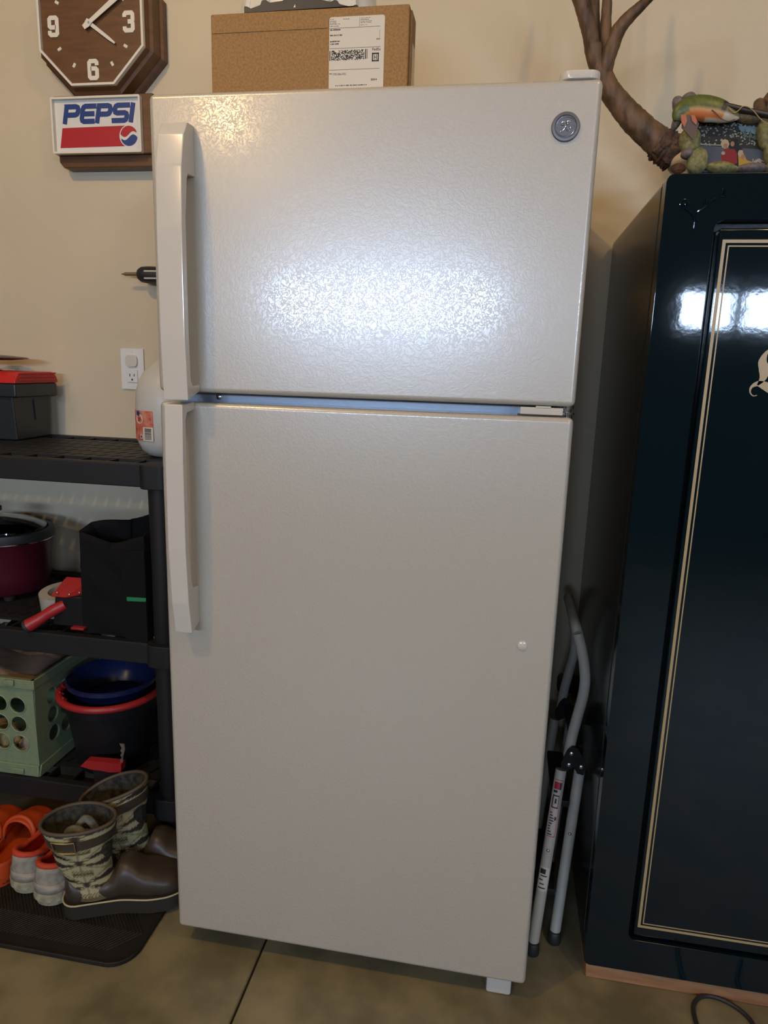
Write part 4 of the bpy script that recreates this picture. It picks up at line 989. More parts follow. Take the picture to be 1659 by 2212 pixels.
pl = [dq(127, 1254, .27), dq(180, 1258, .27), dq(181, 1281, .27), dq(148, 1287, .27), dq(116, 1284, .27)]
mb = MB(); V = [(p.x, p.y + 0.0 - (1254 - 0) * 0, p.z) for p in pl]
V2 = [(x, y - 0.02 + 0.0 * z, z) for x, y, z in V]; top_ = [Vector((pl[0].x, 0.30, pl[0].z)), Vector((pl[1].x, 0.30, pl[1].z)), Vector((pl[2].x, 0.262, pl[2].z)), Vector((pl[3].x, 0.258, pl[3].z)), Vector((pl[4].x, 0.258, pl[4].z))]
bot_ = [p + Vector((0, 0.004, -0.003)) for p in top_]
mb.add(top_ + bot_, [[0, 1, 2, 3, 4], [9, 8, 7, 6, 5]] + [[i, i + 5, (i + 1) % 5 + 5, (i + 1) % 5] for i in range(5)])
plate = mb.build('side_plate', M_red2, td)
for u, v in ((124, 1280), (150, 1284), (172, 1280)):
    q = at(u, v, .262); MB().ball(q - Vector((0, 0.002, 0)), (0.003, 0.0015, 0.003), sub=2).build('rivet', M_rivet, plate)
mb = MB().prism([(dq(110, 1290, .262).x, T1 + 0.012), (dq(178, 1290, .262).x, T1 + 0.012), (dq(178, 1290, .262).x, dq(150, 1286, .262).z - 0.003), (dq(118, 1290, .262).x, dq(118, 1285, .262).z - 0.003)], 0.263, 0.33, 'y', 0.002, 1); mb.build('frame', M_blackp, td)
MB().box((dq(150, 1325, .25).x, 0.250, T1 + 0.010), (dq(178, 1325, .25).x, 0.275, T1 + 0.016), 0.001, 1).build('blade_guard', M_red2, td)
h0 = Vector((at(60, 1338, .235).x, 0.235, T1 + 0.016)); h1_ = Vector((at(140, 1306, .265).x, 0.268, at(140, 1306, .265).z)); 
P = smooth_path([h0, h0.lerp(h1_, .3), h0.lerp(h1_, .6) + Vector((0, 0, .002)), h1_], 5)
MB().tube(P, lerp_list([.016, .0145, .0125, .014, .012], len(P)), 16).build('handle', M_red2, td)
P = [h0 + (h0 - h1_).normalized() * t for t in (0, .006, .012)]; MB().tube([P[2], P[1], P[0]], [.009, .0165, .017], 16).build('handle_cap', M_black, td)
for v_ in ():
    pass

# ------------------------------------------------------------------ green milk crate
M_grn = mat('mint_green_plastic', (0.20, 0.26, 0.15), 0.5, noise=0.08, nscale=80)
KX1, KYF, KYB = -0.488, 0.250, 0.57; KX0 = KX1 - 0.33; kz0 = T2; kz1 = at(72, 1471, KYF).z
mc = root('milk_crate', 'mint green plastic milk crate with round holes, left end of lowest shelf', 'crate', ((KX0 + KX1) / 2, 0.43, T2))
def wallplate(wd_, M_, taper=0.010):
    mb = MB(); h = kz1 - kz0; holes = []
    rads = 0.0212
    zs_ = [at(42, 1607, KYF).z - kz0, at(40, 1566, KYF).z - kz0, at(37, 1525, KYF).z - kz0]
    k = 0; x = wd_ - (KX1 - at(37, 1540, KYF).x) 
    while x > 0.03:
        for z_ in zs_: holes.append(circle(x, z_, rads, 18))
        x -= at(37, 1540, KYF).x - at(-2, 1538, KYF).x
    flat_shape([[(0.004, 0.0), (wd_ - 0.004, 0.0), (wd_, h), (0, h)]] + holes, 0.004, M_, mb)
    for hl_ in holes:
        c = Vector((sum(p[0] for p in hl_) / 18, sum(p[1] for p in hl_) / 18)); 
        mb.tube([M_ @ Vector((c.x + (rads + .001) * math.cos(2 * PI * i / 18), c.y + (rads + .001) * math.sin(2 * PI * i / 18), 0.002)) for i in range(18)], 0.0022, 6, closed=True)
    return mb
o = wallplate(KX1 - KX0, facing(KX0, KYF + 0.006, kz0))
o.box((KX0 - 0.004, KYF - 0.003, kz1 - 0.024), (KX1 + 0.004, KYF + 0.006, kz1), 0.0015, 1)
o.box((KX0 + 0.004, KYF - 0.002, kz0), (KX1 - 0.002, KYF + 0.006, kz0 + 0.030), 0.0015, 1)
o.build('side', M_grn, mc)
for x in (at(24, 1482, KYF).x, at(24, 1482, KYF).x - 0.13):
    b_ = MB(); b_.box((x - 0.013, KYF - 0.010, kz1 - 0.016), (x + 0.013, KYF - 0.002, kz1 - 0.001), 0.0015, 1); b_.build('stacking_lug', M_grn, mc)
for x in (at(42, 1652, KYF).x, at(42, 1652, KYF).x - 0.13):
    b_ = MB(); b_.box((x - 0.015, KYF - 0.008, kz0 + 0.006), (x + 0.015, KYF - 0.001, kz0 + 0.020), 0.0015, 1); b_.build('stacking_lug', M_grn, mc)
Mr = Matrix.Translation((KX1 - 0.004, KYF, kz0)) @ Matrix(((0, 0, -1, 0), (1, 0, 0, 0), (0, 1, 0, 0), (0, 0, 0, 1)))
o = wallplate(KYB - KYF, Mr); o.box((KX1 - 0.006, KYF, kz1 - 0.024), (KX1 + 0.003, KYB, kz1), 0.0015, 1)
o.prism([(KYF, kz0), (KYB, kz0), (KYB, kz0 + 0.03), (KYF + 0.008, kz0 + 0.03)], KX1 - 0.006, KX1 + 0.001, 'x', 0.0015, 1); o.build('side', M_grn, mc)
MB().box((KX0, KYB, kz0), (KX1, KYB + 0.005, kz1), 0.001, 1).build('side', M_grn, mc)
MB().box((KX0, KYF, kz0), (KX0 + 0.005, KYB, kz1), 0.001, 1).build('side', M_grn, mc)
MB().box((KX0 + 0.003, KYF + 0.006, kz0 + 0.001), (KX1 - 0.006, KYB, kz0 + 0.006)).build('bottom', M_grn, mc)
M_lth = mat('brown_cloth', (0.16, 0.11, 0.075), 0.8, noise=0.3, nscale=14, bump=0.6, bscale=12, bdist=0.01)
mb = MB(); nx, ny = 18, 14; V = []
for j in range(ny + 1):
    for i in range(nx + 1):
        x = KX0 + 0.02 + (KX1 - KX0 - 0.045) * i / nx; y = KYF + 0.018 + (KYB - KYF - 0.04) * j / ny
        V.append((x, y, kz1 + 0.002 + 0.012 * math.sin(i * .7 + j * .4) + 0.026 * (j / ny) - 0.03 * (abs(2 * i / nx - 1) ** 4)))
mb.add(V, [[j * (nx + 1) + i, j * (nx + 1) + i + 1, (j + 1) * (nx + 1) + i + 1, (j + 1) * (nx + 1) + i] for j in range(ny) for i in range(nx)], 0, True)
for j in range(ny + 1): pass
bw = mb.build('folded_cloth', M_lth); s_ = bw.modifiers.new('thick', 'SOLIDIFY'); s_.thickness = 0.05; s_.offset = -1
tag(bw, 'brown cloth bundle filling the top of the mint green crate', 'cloth')
for (x, z, rx, rz, m, l, nm) in ((KX1 - 0.055, kz0 + 0.045, 0.036, 0.036, mat('pale_pink_cloth', (0.42, 0.30, 0.22), 0.8, noise=0.3, nscale=50), 'crumpled pale pink rag low in the crate, seen through its holes', 'rag'),
                          (KX1 - 0.14, kz0 + 0.060, 0.045, 0.05, mat('mustard_cloth', (0.40, 0.30, 0.12), 0.8, noise=0.4, nscale=50), 'crumpled mustard rag in the crate beside the pink rag', 'rag')):
    o = MB().ball((x, KYF + 0.055, z), (rx, 0.035, rz), lump=0.12, lscale=5); tag(o.build(nm, m), l, 'rag')

# ------------------------------------------------------------------ bucket, basin, red saw
bY = 0.375; bxl = at(127, 1490, bY).x; bxr = at(350, 1490, bY).x
bcx = at(238, 1490, bY).x; brd = bcx - bxl; brz = at(150, 1500, bY).z - 0.002
bk_ = root('bucket', 'black plastic bucket with a bright red rolled rim on the lowest shelf', 'bucket', (bcx, bY, T2))
brd *= 0.87; bcx += 0.004; brz = at(238, 1543, bY - brd).z
c0 = (bcx, bY, 0)
MB().lathe([(brd * .66, T2), (brd * .68, T2 + 0.004), (brd * .86, brz - 0.035), (brd * .93, brz - 0.03), (brd * .95, brz - 0.006), (brd * .90, brz - 0.006), (brd * .80, brz - 0.05), (brd * .62, T2 + 0.008), (0, T2 + 0.008)], c0, 48).build('pail', M_blackp, bk_)
mb = MB(); mb.tube([(bcx + brd * .965 * math.cos(2 * PI * i / 60), bY + brd * .965 * math.sin(2 * PI * i / 60), brz) for i in range(60)], 0.009, 12, closed=True)
for i in range(0, 60, 3):
    a = 2 * PI * i / 60
    if 150 < math.degrees(a) < 235: mb.tube([(bcx + brd * r_ * math.cos(a), bY + brd * r_ * math.sin(a), z_) for r_, z_ in ((.97, brz - .006), (.93, brz + .012), (.88, brz + .002))], 0.0035, 6)
mb.build('rim', M_red2, bk_, label='bright red rim')
M_bas = mat('navy_plastic', (0.008, 0.014, 0.06), 0.25)
bas = MB().lathe([(brd * .55, brz - 0.03), (brd * .62, brz - 0.028), (brd * .80, brz + 0.022), (brd * .87, brz + 0.026), (brd * .875, brz + 0.036), (brd * .85, brz + 0.038), (brd * .77, brz + 0.030), (brd * .6, brz - 0.018), (0, brz - 0.022)], (bcx + 0.006, bY, 0), 48).build('basin', M_bas)
tag(bas, 'navy blue plastic basin nested in the red-rimmed black bucket', 'basin')
cY = 0.236
ca_ = at(178, 1650, cY); cb_ = at(240, 1655, cY)
sw = root('hand_clamp', 'red-handled toothed hand tool lying below the black bucket', 'hand tool', ((ca_.x + cb_.x) / 2, 0.25, T2 + 0.0))
def hp_(u, v): q = at(u, v, cY); return (q.x, q.z)
mb = MB(); flat_shape([[hp_(174, 1655), hp_(186, 1643), (hp_(224, 1646)), hp_(262, 1650), hp_(262, 1668), hp_(236, 1668), hp_(216, 1664), hp_(196, 1662)]], 0.02, facing(0, 0.245, 0), mb)
zmin = min(v.z for v in mb.v); 
o = mb.build('grip', M_red2, sw)
mb = MB(); tz_ = [hp_(254, 1610), hp_(264, 1611), hp_(266, 1622), hp_(262, 1640), hp_(262, 1652), hp_(256, 1652)]
for i in range(6): q = hp_(256 + (i % 2) * 3.5, 1645 - i * 5); tz_.append(q)
flat_shape([tz_], 0.003, facing(0, 0.245, 0), mb); mb.build('toothed_blade', M_rivet, sw)
M_dk = M_blackp
mb = MB(); flat_shape([[(hp_(200, 1664)), hp_(262, 1666), (hp_(262, 1700)[0], T2), (hp_(205, 1700)[0], T2)]], 0.018, facing(0, 0.246, 0), mb); mb.build('jaw', M_dk, sw)

# ------------------------------------------------------------------ rubber boot mat
M_matr = mat('black_rubber_mat', (0.014, 0.0125, 0.011), 0.6, spec=0.3, noise=0.3, nscale=20, bump=0.3, bscale=140, bdist=0.001)
MX1, MY0, MY1 = -0.070, -0.078, 0.205
bm_o = root('boot_mat', 'black ribbed rubber boot mat on the concrete, under the shoes', 'mat', (-0.6, 0.1, 0))
mb = MB(); mb.prism(rrect(-1.25, MY0, MX1, MY1, 0.055, 8), 0.0003, 0.006, 'z', 0.002, 2); mb.build('base', M_matr, bm_o)
mb = MB()
ol = rrect(-1.247, MY0 + 0.003, MX1 - 0.003, MY1 - 0.003, 0.052, 8)
mb.tube([(x, y, 0.0065) for x, y in ol], 0.0032, 8, closed=True); mb.build('raised_lip', M_matr, bm_o)
mb = MB()
for i in range(120):
    x = -1.15 + i * 0.0085
    if x > MX1 - 0.06: break
    A_ = Vector((x, -0.045, 0.0062)); B_ = Vector((x + 0.05, 0.010, 0.0062)); mb.tube([A_, B_], 0.0018, 4)
    if i % 1 == 0:
        A_ = Vector((x, 0.065, 0.0062)); B_ = Vector((x + 0.05, 0.010, 0.0062)); mb.tube([A_, B_], 0.0018, 4)
o = mb.build('ribs', M_matr, bm_o); o['kind'] = 'stuff'
ZM = 0.0083

# ------------------------------------------------------------------ footwear
def interp(keys):
    def f(s):
        for (a, va), (b, vb) in zip(keys, keys[1:]):
            if s <= b:
                t = (s - a) / (b - a) if b > a else 0; t = t * t * (3 - 2 * t) if True else t
                return va + (vb - va) * t
        return keys[-1][1]
    return f
def linear(keys):
    def f(s):
        for (a, va), (b, vb) in zip(keys, keys[1:]):
            if s <= b: return va + (vb - va) * ((s - a) / (b - a) if b > a else 0)
        return keys[-1][1]
    return f
def shell(L, Wf, Hf, Gf, M, z0=0.0, n=30, k=28, bend=0.0, pw=0.7):
    mb = MB(); V = []
    for i in range(n + 1):
        s = 0.5 - 0.5 * math.cos(PI * i / n); w = Wf(s); h = Hf(s); g = Gf(s)
        for j in range(k + 1):
            a = math.radians(90 - g + (-(360 - 2 * g)) * j / k); c_, s_ = math.cos(a), math.sin(a)
            y = w * math.copysign(abs(c_) ** pw, c_) + bend * math.sin(PI * s); z = z0 + h / 2 + h / 2 * math.copysign(abs(s_) ** 0.85, s_)
            V.append(M @ Vector((s * L, y, z)))
    F = [[i * (k + 1) + j, (i + 1) * (k + 1) + j, (i + 1) * (k + 1) + j + 1, i * (k + 1) + j + 1] for i in range(n) for j in range(k)]
    mb.add(V, F, 0, True)
    mb.add([M @ Vector((L * 1.0, bend * 0, z0 + Hf(1) / 2))] + V[-(k + 1):], [[0, j + 1, j + 2] for j in range(k)], 0, True)
    mb.add([M @ Vector((0, 0, z0 + Hf(0) / 2))] + V[:k + 1], [[0, j + 2, j + 1] for j in range(k)], 0, True)
    return mb
def sole(L, Wf, M, z0, z1, grow=0.003, bend=0.0, n=26, rise=0.0, mi=0, mb=None):
    mb = mb or MB(); up = []; dn = []
    for i in range(n + 1):
        s = 0.5 - 0.5 * math.cos(PI * i / n); up.append((s, Wf(s) + grow))
    pts = [(s, w) for s, w in up] + [(s, -w) for s, w in reversed(up)]
    V = []
    for z in (z0, z1):
        for s, w in pts:
            xs_ = -grow + s * (L + 2 * grow); r = rise * max(0, (s - 0.65) / 0.35) ** 2
            V.append(M @ Vector((xs_, w + bend * math.sin(PI * s), z + r)))
    m2 = len(pts)
    F = [[i, (i + 1) % m2, m2 + (i + 1) % m2, m2 + i] for i in range(m2)] + [list(range(m2))[::-1], [m2 + i for i in range(m2)]]
    return mb.add(V, F, mi, True)
def rounded(f, r0=.13, r1=.22):
    def g(s):
        k = 1.0
        if s < r0: k = math.sqrt(max(0.0, 1 - ((r0 - s) / r0) ** 2.2))
        if s > 1 - r1: k = math.sqrt(max(0.0, 1 - ((s - 1 + r1) / r1) ** 2.2))
        return f(s) * max(k, 0.02)
    return g
FW_ = lambda wm: rounded(interp([(0, wm * .76), (0.42, wm * .78), (0.7, wm), (1, wm * .92)]))
def shoe_body(L, Wf, Hw, z0, M, s_open, Dome, taper=0.10, n=40, lv=6, both=True):
    """side wall round the whole footprint, and a vamp arched over it from s_open to the toe"""
    mb = MB(); ss = [0.5 - 0.5 * math.cos(PI * i / n) for i in range(n + 1)]
    loop = [(s, Wf(s)) for s in ss] + [(s, -Wf(s)) for s in reversed(ss[1:-1])]; m = len(loop); V = []
    for j in range(lv + 1):
        t = j / lv
        for s, w in loop:
            bul = 1 + 0.05 * math.sin(PI * t) - taper * t; V.append(M @ Vector(((0.5 + (s - 0.5) * (1 - 0.03 * t)) * L, w * bul, z0 + (Hw(s) - z0) * t)))
    F = [[j * m + i, j * m + (i + 1) % m, (j + 1) * m + (i + 1) % m, (j + 1) * m + i] for j in range(lv) for i in range(m)]
    mb.add(V, F, 0, True)
    k = 14; V = []; st = [s_open + (1 - s_open) * (i / 16) ** 0.9 for i in range(17)]
    for s in st:
        w = Wf(s) * (1 - taper)
        for j in range(k + 1):
            a = PI * j / k; V.append(M @ Vector(((0.5 + (s - 0.5) * 0.97) * L, w * math.cos(a), Hw(s) + Dome(s) * math.sin(a) ** 0.8)))
    mb.add(V, [[i * (k + 1) + j, (i + 1) * (k + 1) + j, (i + 1) * (k + 1) + j + 1, i * (k + 1) + j + 1] for i in range(16) for j in range(k)], 0, True)
    return mb
def place(x, y, z, ang, tilt=0.0): return Matrix.Translation((x, y, z)) @ Matrix.Rotation(math.radians(ang), 4, 'Z') @ Matrix.Rotation(math.radians(tilt), 4, 'Y')

# patterned rubber boots
def pattern_mat(n):
    m = mat(n, (0.4, 0.36, 0.2), 0.6, bump=0.2, bscale=600, bdist=0.0004); nt = m.node_tree; N = nt.nodes; L = nt.links
    a_ = N.new('ShaderNodeAttribute'); a_.attribute_name = 'Col'; L.new(a_.outputs['Color'], N['Principled BSDF'].inputs['Base Color']); return m
M_pat = pattern_mat('patterned_fabric')
M_brub = mat('brown_rubber', (0.050, 0.036, 0.024), 0.42, noise=0.12, nscale=30)
M_bsole = mat('dark_sole_rubber', (0.030, 0.023, 0.016), 0.6)
M_bline = mat('cream_piping', (0.48, 0.42, 0.24), 0.5)
CREAM, DK, MID, OL = Vector((0.40, 0.36, 0.20)), Vector((0.035, 0.022, 0.016)), Vector((0.20, 0.18, 0.09)), Vector((0.11, 0.09, 0.035))
def motif(a, h):
    """a: turn 0..1 round the shaft, h: metres from the sole"""
    P_ = 0.060; u = ((a * 3 + 0.25) % 1.0 - 0.5) * 2; vv = ((h - 0.01) / P_) % 1.0 - 0.5; au = abs(u); av = abs(vv)
    saw = abs((au * 9) % 1 - .5) * 2
    if au < 0.07 and av < 0.11: return DK
    if au < 0.15 and av < 0.06: return Vector((0.17, 0.07, 0.02))
    if abs(av - (0.04 + 0.16 * au)) < 0.022 and au < 0.5: return DK * 2
    if abs(av - (0.06 + 0.48 * au)) < 0.030 and au > .1: return MID
    if au < 0.035: return MID
    if au > 0.22 and abs(av - (0.12 + 0.10 * au)) < 0.13 * (au - 0.16) + 0.045 * saw * (au - .1): return DK
    if av > 0.36 and au < 0.40 - 0.3 * saw * (av - .3): return OL if (math.sin(au * 60) * math.sin(vv * 70) > -0.2) else CREAM
    if au > 0.80 and av > 0.38 + 0.05 * saw: return MID
    return CREAM
def boot(x, y, ang, label, top, tilt_dir, roll, ln=0.27, buckle=True):
    M_ = place(x, y, ZM, ang)
    r = root('rubber_boot', label, 'boot', (x, y, ZM), 'patterned rubber boots')
    Wf = FW_(0.048)
    Hf = interp([(0, 0.050), (0.04, 0.070), (0.12, 0.056), (0.36, 0.052), (0.46, 0.088), (0.52, 0.088), (0.66, 0.066), (0.86, 0.054), (0.96, 0.040), (1, 0.022)])
    shell(ln, Wf, Hf, lambda s: 0.0, M_, 0.022, bend=0.006).build('foot', M_brub, r)
    sole(ln, Wf, M_, 0.0, 0.033, 0.004, 0.006, rise=0.006).build('sole', M_bsole, r)
    mb = MB(); pts = []
    for i in range(60): s = 0.5 - 0.5 * math.cos(PI * i / 59); pts.append((s, Wf(s) + .0045))
    loop = [(s, w) for s, w in pts] + [(s, -w) for s, w in reversed(pts)]
    mb.tube([M_ @ Vector((-0.004 + s * (ln + 0.008), w + 0.006 * math.sin(PI * s), 0.0345 + 0.006 * max(0, (s - .65) / .35) ** 2)) for s, w in loop], 0.0019, 8, closed=True)
    mb.build('piping', M_bline, r, label='cream piping above the sole')
    # shaft
    n = 100; m2 = 70; V = []; T = Vector(top); base = M_ @ Vector((0.062, 0.002, 0.040)); ax = (T - base); H = ax.length
    ex = Vector((math.cos(math.radians(ang)), math.sin(math.radians(ang)), 0)); ey = Vector((-ex.y, ex.x, 0))
    rx = interp([(0, .056), (.2, .049), (.5, .057), (.85, .072), (1, .077)]); ry = interp([(0, .0385), (.2, .036), (.6, .043), (1, .050)])
    cols_ = []
    for j in range(m2 + 1):
        t = j / m2; c = base.lerp(T, t) + ex * (-0.006 * math.sin(PI * t)); dz = tilt_dir * t
        for i in range(n):
            a = 2 * PI * i / n; wob = 1 + 0.03 * math.sin(3 * a + 9 * t)
            p = c + ex * (math.cos(a) * rx(t) * wob) + ey * (math.sin(a) * ry(t) * wob)
            p.z += dz * math.cos(a) * 1.0 + roll * t * math.sin(a)
            V.append(p)
            col = motif(i / n, t * H) 
            if j < 4: col = OL
            if .78 < t < .88: col = Vector((0.055, 0.045, 0.03))
            cols_.append(col * random.uniform(.88, 1.1))
    F = [[j * n + i, j * n + (i + 1) % n, (j + 1) * n + (i + 1) % n, (j + 1) * n + i] for j in range(m2) for i in range(n)]
    mb = MB(); mb.add(V, F, 0, True); so_ = mb.build('shaft', M_pat, r, label='cream and brown patterned fabric shaft')
    ca = so_.data.color_attributes.new('Col', 'FLOAT_COLOR', 'POINT')
    for i, c in enumerate(cols_): ca.data[i].color = (*c, 1)
    # lining
    V = []; n3 = 40
    for j, (t, k_) in enumerate(((1, .94), (.8, .92), (.5, .9), (.25, .86))):
        c = base.lerp(T, t)
        for i in range(n3):
            a = 2 * PI * i / n3; p = c + ex * (math.cos(a) * rx(t) * k_) + ey * (math.sin(a) * ry(t) * k_); p.z += tilt_dir * t * math.cos(a) + roll * t * math.sin(a); V.append(p)
    F = [[j * n3 + i, (j + 1) * n3 + i, (j + 1) * n3 + (i + 1) % n3, j * n3 + (i + 1) % n3] for j in range(3) for i in range(n3)]; F.append([3 * n3 + i for i in range(n3)])
    mb = MB(); mb.add(V, F, 0, True); mb.build('lining', mat('boot_lining', (0.055, 0.045, 0.028), 0.8, col2=(0.008, 0.008, 0.008), noise=0.5, nscale=90), r)
    # rim binding, strap
    def ringpts(t, off, k=60): 
        c = base.lerp(T, t); out = []
        for i in range(k):
            a = 2 * PI * i / k; wob = 1 + 0.03 * math.sin(3 * a + 9 * t)
            p = c + ex * (math.cos(a) * (rx(t) * wob + off)) + ey * (math.sin(a) * (ry(t) * wob + off)) + ex * (-0.006 * math.sin(PI * t)); p.z += tilt_dir * t * math.cos(a) + roll * t * math.sin(a); out.append(p)
        return out
    MB().tube(ringpts(1.0, -0.001), 0.0042, 10, closed=True).build('rim_binding', mat('brown_binding', (0.085, 0.062, 0.04), 0.6), r)
    mb = MB(); A_ = ringpts(.77, .0022); B_ = ringpts(.89, .0022); k = 60
    A2 = ringpts(.77, -.001); B2 = ringpts(.89, -.001)
    mb.add(A_ + B_ + A2 + B2, [[i, (i + 1) % k, k + (i + 1) % k, k + i] for i in range(k)] + [[k + i, k + (i + 1) % k, 3 * k + (i + 1) % k, 3 * k + i] for i in range(k)] + [[2 * k + i, 2 * k + (i + 1) % k, (i + 1) % k, i] for i in range(k)], 0, True)
    stp = mb.build('strap', M_brub, r, label='brown strap')
    if buckle:
        A_ = ringpts(.755, .005, 60); B_ = ringpts(.905, .005, 60)
        for i0, i1 in ((39, 45),):
            mb = MB(); mb.tube([A_[i0], B_[i0]], .0016, 8); mb.tube([A_[i1], B_[i1]], .0016, 8); mb.tube([B_[i] for i in range(i0, i1 + 1)], .0016, 8); mb.tube([A_[i] for i in range(i0, i1 + 1)], .0016, 8)
            mb.build('buckle', mat('brass', (0.45, 0.36, 0.18), 0.3, metal=0.9), stp)
    return r
b1 = boot(-0.283, 0.038, 22, 'nearer brown rubber boot with cream patterned shaft and buckled strap, socks stuffed inside', (at(168, 1770, 0.06).x, 0.062, at(168, 1770, 0.06).z), 0.0, 0.004, 0.262)
b2 = boot(-0.258, 0.164, 10, 'farther brown rubber boot with cream patterned shaft, leaning, behind the buckled boot', (at(246, 1702, 0.172).x, 0.172, at(246, 1702, 0.172).z), 0.026, 0.004, 0.245, False)
c = Vector((at(168, 1775, 0.06).x, 0.066, at(168, 1770, 0.06).z - 0.022))
sk_ = MB(); sk_.tube(smooth_path([c + Vector((-.028, -.012, -.03)), c + Vector((-.016, -.014, -.002)), c + Vector((.008, -.012, 0)), c + Vector((.026, -.006, -.028))], 5), 0.0085, 12)
sk_.tube(smooth_path([c + Vector((-.018, .012, -.02)), c + Vector((.004, .014, .010)), c + Vector((.026, .010, .002)), c + Vector((.042, .006, -.026))], 5), 0.0085, 12)
sk_.ball(c + Vector((0.004, 0, -0.03)), (0.05, 0.028, 0.02), lump=.1)
sk_.tube([c + Vector((0.004, 0, -0.04)), c + Vector((-0.005, -0.005, -0.13))], [0.026, 0.02], 14)
tag(sk_.build('sock', mat('grey_teal_knit', (0.24, 0.23, 0.17), 0.85, noise=0.6, nscale=26, col2=(0.02, 0.05, 0.06), bump=0.3, bscale=300, bdist=0.001)), 'grey and teal knit socks tucked into the nearer patterned boot', 'socks')

# orange clogs
M_org = mat('orange_foam', (0.50, 0.062, 0.009), 0.5, noise=0.08, nscale=20)
M_orgd = mat('vent_hole_dark', (0.10, 0.012, 0.003), 0.8)
def clog(x, y, ang, label):
    r = root('clog', label, 'clog', (x, y, ZM), 'orange foam clogs'); M_ = place(x, y, ZM, ang); Ln = 0.235
    Wf = rounded(interp([(0, .033), (.3, .034), (.68, .044), (1, .042)]), .16, .26)
    Hw = interp([(0, .058), (.12, .054), (.42, .048), (.6, .044), (1, .040)]); Dm = interp([(0, .04), (.45, .044), (.62, .043), (.85, .028), (1, .002)])
    o = shoe_body(Ln, Wf, Hw, .006, M_, .46, Dm).build('upper', M_org, r); s_ = o.modifiers.new('thick', 'SOLIDIFY'); s_.thickness = .004; s_.offset = -1
    sole(Ln, Wf, M_, 0.0, 0.022, 0.003).build('sole', M_org, r)
    mb = MB()
    for s_, y_ in ((.70, -.020), (.70, .002), (.70, .022), (.77, -.011), (.77, .013), (.84, -.018), (.84, .002), (.84, .020), (.90, -.008), (.90, .010)):
        w = Wf(s_) * .9; c_ = min(.98, abs(y_) / w); z_ = Hw(s_) + Dm(s_) * math.sqrt(1 - c_ * c_) ** .8
        mb.ball(M_ @ Vector(((0.5 + (s_ - 0.5) * 0.97) * Ln, y_, z_ + 0.0003)), (.0040, .0040, .0014), sub=2)
    mb.build('vent_holes', M_orgd, r)
    P = []
    for i in range(25):
        a = PI * i / 24; P.append(M_ @ Vector(((.47 + .06 * math.sin(a)) * Ln, .0400 * math.cos(a), .048 + .048 * math.sin(a) ** .8)))
    MB().tube(P, .0048, 10, flat=.8).build('heel_strap', M_org, r)
    for sy in (-1, 1): MB().ball(M_ @ Vector((.47 * Ln, sy * .0385, .046)), (.006, .005, .006), sub=2).build('strap_rivet', M_black, r)
    return r
cg1 = clog(-0.572, 0.045, 93, 'left orange foam clog with round vent holes, its heel cut off by the photo edge')
cg2 = clog(-0.488, 0.058, 94, 'right orange foam clog, its toe beside the patterned boot and heel behind the sneakers')

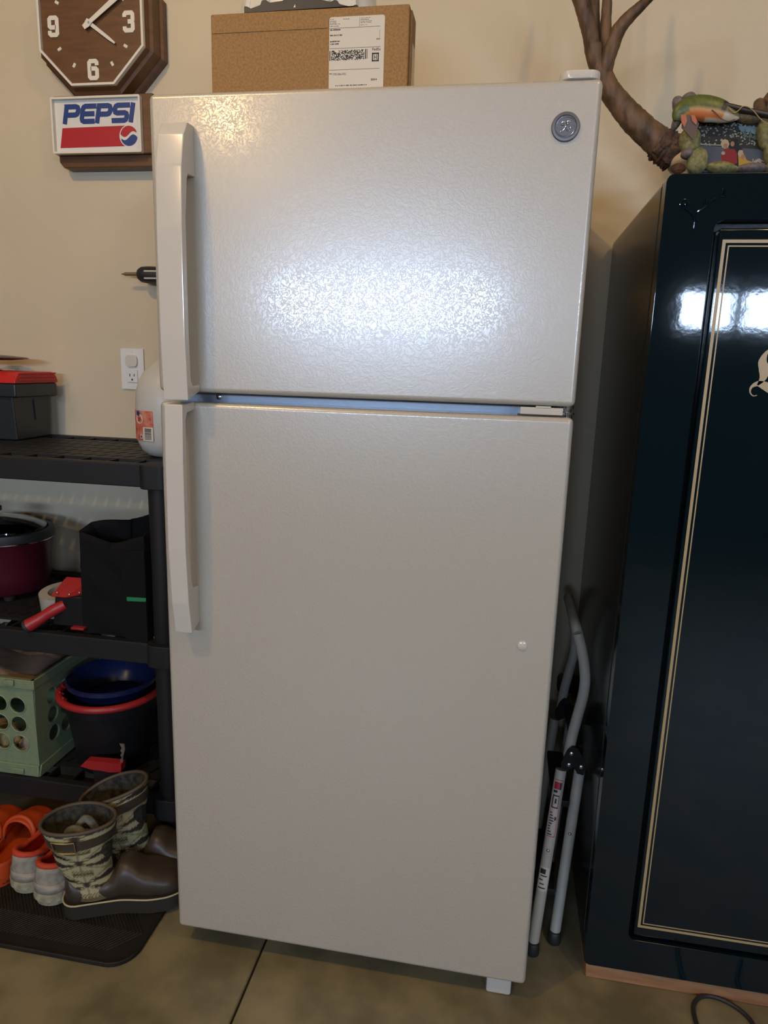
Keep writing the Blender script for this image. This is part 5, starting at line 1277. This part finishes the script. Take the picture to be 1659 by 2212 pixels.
# white and orange sneakers seen from the heel
M_sw = mat('worn_white_leather', (0.34, 0.31, 0.25), 0.6, noise=0.25, nscale=60, bump=0.2, bscale=200, bdist=0.0006)
M_ssole = mat('worn_sole', (0.42, 0.37, 0.25), 0.7, noise=0.3, nscale=70, bump=0.3, bscale=120, bdist=0.001)
M_sor = mat('orange_knit', (0.55, 0.055, 0.018), 0.75, bump=0.3, bscale=500, bdist=0.0005)
def sneaker(x, y, ang, label):
    r = root('sneaker', label, 'shoe', (x, y, ZM), 'white and orange sneakers'); M_ = place(x, y, ZM, ang); Ln = .245
    Wf = rounded(interp([(0, .037), (.35, .034), (.7, .040), (1, .038)]), .15, .24)
    Hw = interp([(0, .090), (.06, .086), (.22, .070), (.42, .066), (.62, .058), (1, .036)]); Dm = interp([(0, .02), (.5, .034), (.7, .024), (.9, .012), (1, .002)])
    o = shoe_body(Ln, Wf, Hw, .024, M_, .56, Dm, taper=.16).build('upper', M_sw, r); s_ = o.modifiers.new('thick', 'SOLIDIFY'); s_.thickness = .003; s_.offset = -1
    # padded collar and lining
    n = 44; lp = []
    for i in range(n + 1):
        s0 = .56 * (1 - i / n); lp.append((s0, 1))
    pts = [(.56 * (0.5 + 0.5 * math.cos(PI * i / n)), 1) for i in range(n + 1)]; pts = pts + [(a, -1) for a, b in reversed(pts[:-1])]
    def cp(s0, sg, k=.86, dz=.0): return M_ @ Vector(((0.5 + (s0 - 0.5) * .97) * Ln + (1 - k) * .03 * (1 - s0), sg * Wf(s0) * k, Hw(s0) + dz))
    P = [cp(a, b, .84, .003) for a, b in pts]; mb = MB(); mb.tube(P, .0065, 10)
    m = len(pts); V = [cp(a, b, .82, .004) for a, b in pts] + [cp(a, b, .74, -.02) for a, b in pts] + [cp(a, b, .74, -.05) for a, b in pts]
    mb.add(V, [[j * m + i, j * m + i + 1, (j + 1) * m + i + 1, (j + 1) * m + i] for j in range(2) for i in range(m - 1)], 0, True)
    mb.build('collar', M_sor, r, label='orange padded collar and lining')
    V = [M_ @ Vector((Ln * (.04 + .6 * i / 10), sy * .028, .038)) for i in range(11) for sy in (-1, 1)]
    mb = MB(); mb.add(V, [[2 * i, 2 * i + 1, 2 * i + 3, 2 * i + 2] for i in range(10)]); mb.build('insole', M_sor, r)
    tg = MB(); P = [M_ @ Vector((Ln * a, 0, b)) for a, b in ((.72, .070), (.62, .086), (.54, .102), (.48, .116))]
    V = []; ey = M_.to_3x3() @ Vector((0, 1, 0)); ws_ = [.016, .022, .025, .020]
    for p, w in zip(P, ws_): V += [p - ey * w, p + Vector((0, 0, .005)), p + ey * w]
    tg.add(V, [[3 * i + j, 3 * i + j + 1, 3 * i + j + 4, 3 * i + j + 3] for i in range(3) for j in range(2)], 0, True)
    o = tg.build('tongue', M_sor, r, label='orange tongue'); s_ = o.modifiers.new('sub', 'SUBSURF'); s_.levels = 2; s_.render_levels = 2; s_ = o.modifiers.new('thick', 'SOLIDIFY'); s_.thickness = .008
    sole(Ln, Wf, M_, .0, .012, .001, mb=None).build('outsole', M_ssole, r)
    sole(Ln, Wf, M_, .012, .030, .005).build('midsole', M_ssole, r)
    for (za, zb, gr, sp) in ((.030, .052, .0015, .13), (.054, .074, -.0005, .07)):
        V = []; N_ = 16
        for i in range(N_ + 1):
            q = -1 + 2 * i / N_; s0 = sp * abs(q) ** 1.6; sg = 1 if q >= 0 else -1
            for t in (0, .5, 1):
                z_ = za + (zb - za) * t; tt = (z_ - .024) / (Hw(s0) - .024); bul = 1 + .05 * math.sin(PI * tt) - .16 * tt
                V.append(M_ @ Vector(((0.5 + (s0 - 0.5) * (1 - .03 * tt)) * Ln - .0018 - gr, sg * (Wf(s0) * bul + .0012 + gr) if s0 > 0 else 0, z_)))
        mb = MB(); mb.add(V, [[3 * i + j, 3 * (i + 1) + j, 3 * (i + 1) + j + 1, 3 * i + j + 1] for i in range(N_) for j in range(2)], 0, True)
        o = mb.build('heel_panel', M_sw, r); s_ = o.modifiers.new('thick', 'SOLIDIFY'); s_.thickness = .002; s_.offset = 0
    return r
s1 = sneaker(-0.409, 0.058, 91, 'farther worn white sneaker with orange collar, heel towards the viewer, next to the clogs')
s2 = sneaker(-0.334, 0.036, 91, 'nearer worn white sneaker with orange collar, heel towards the viewer, next to the boots')
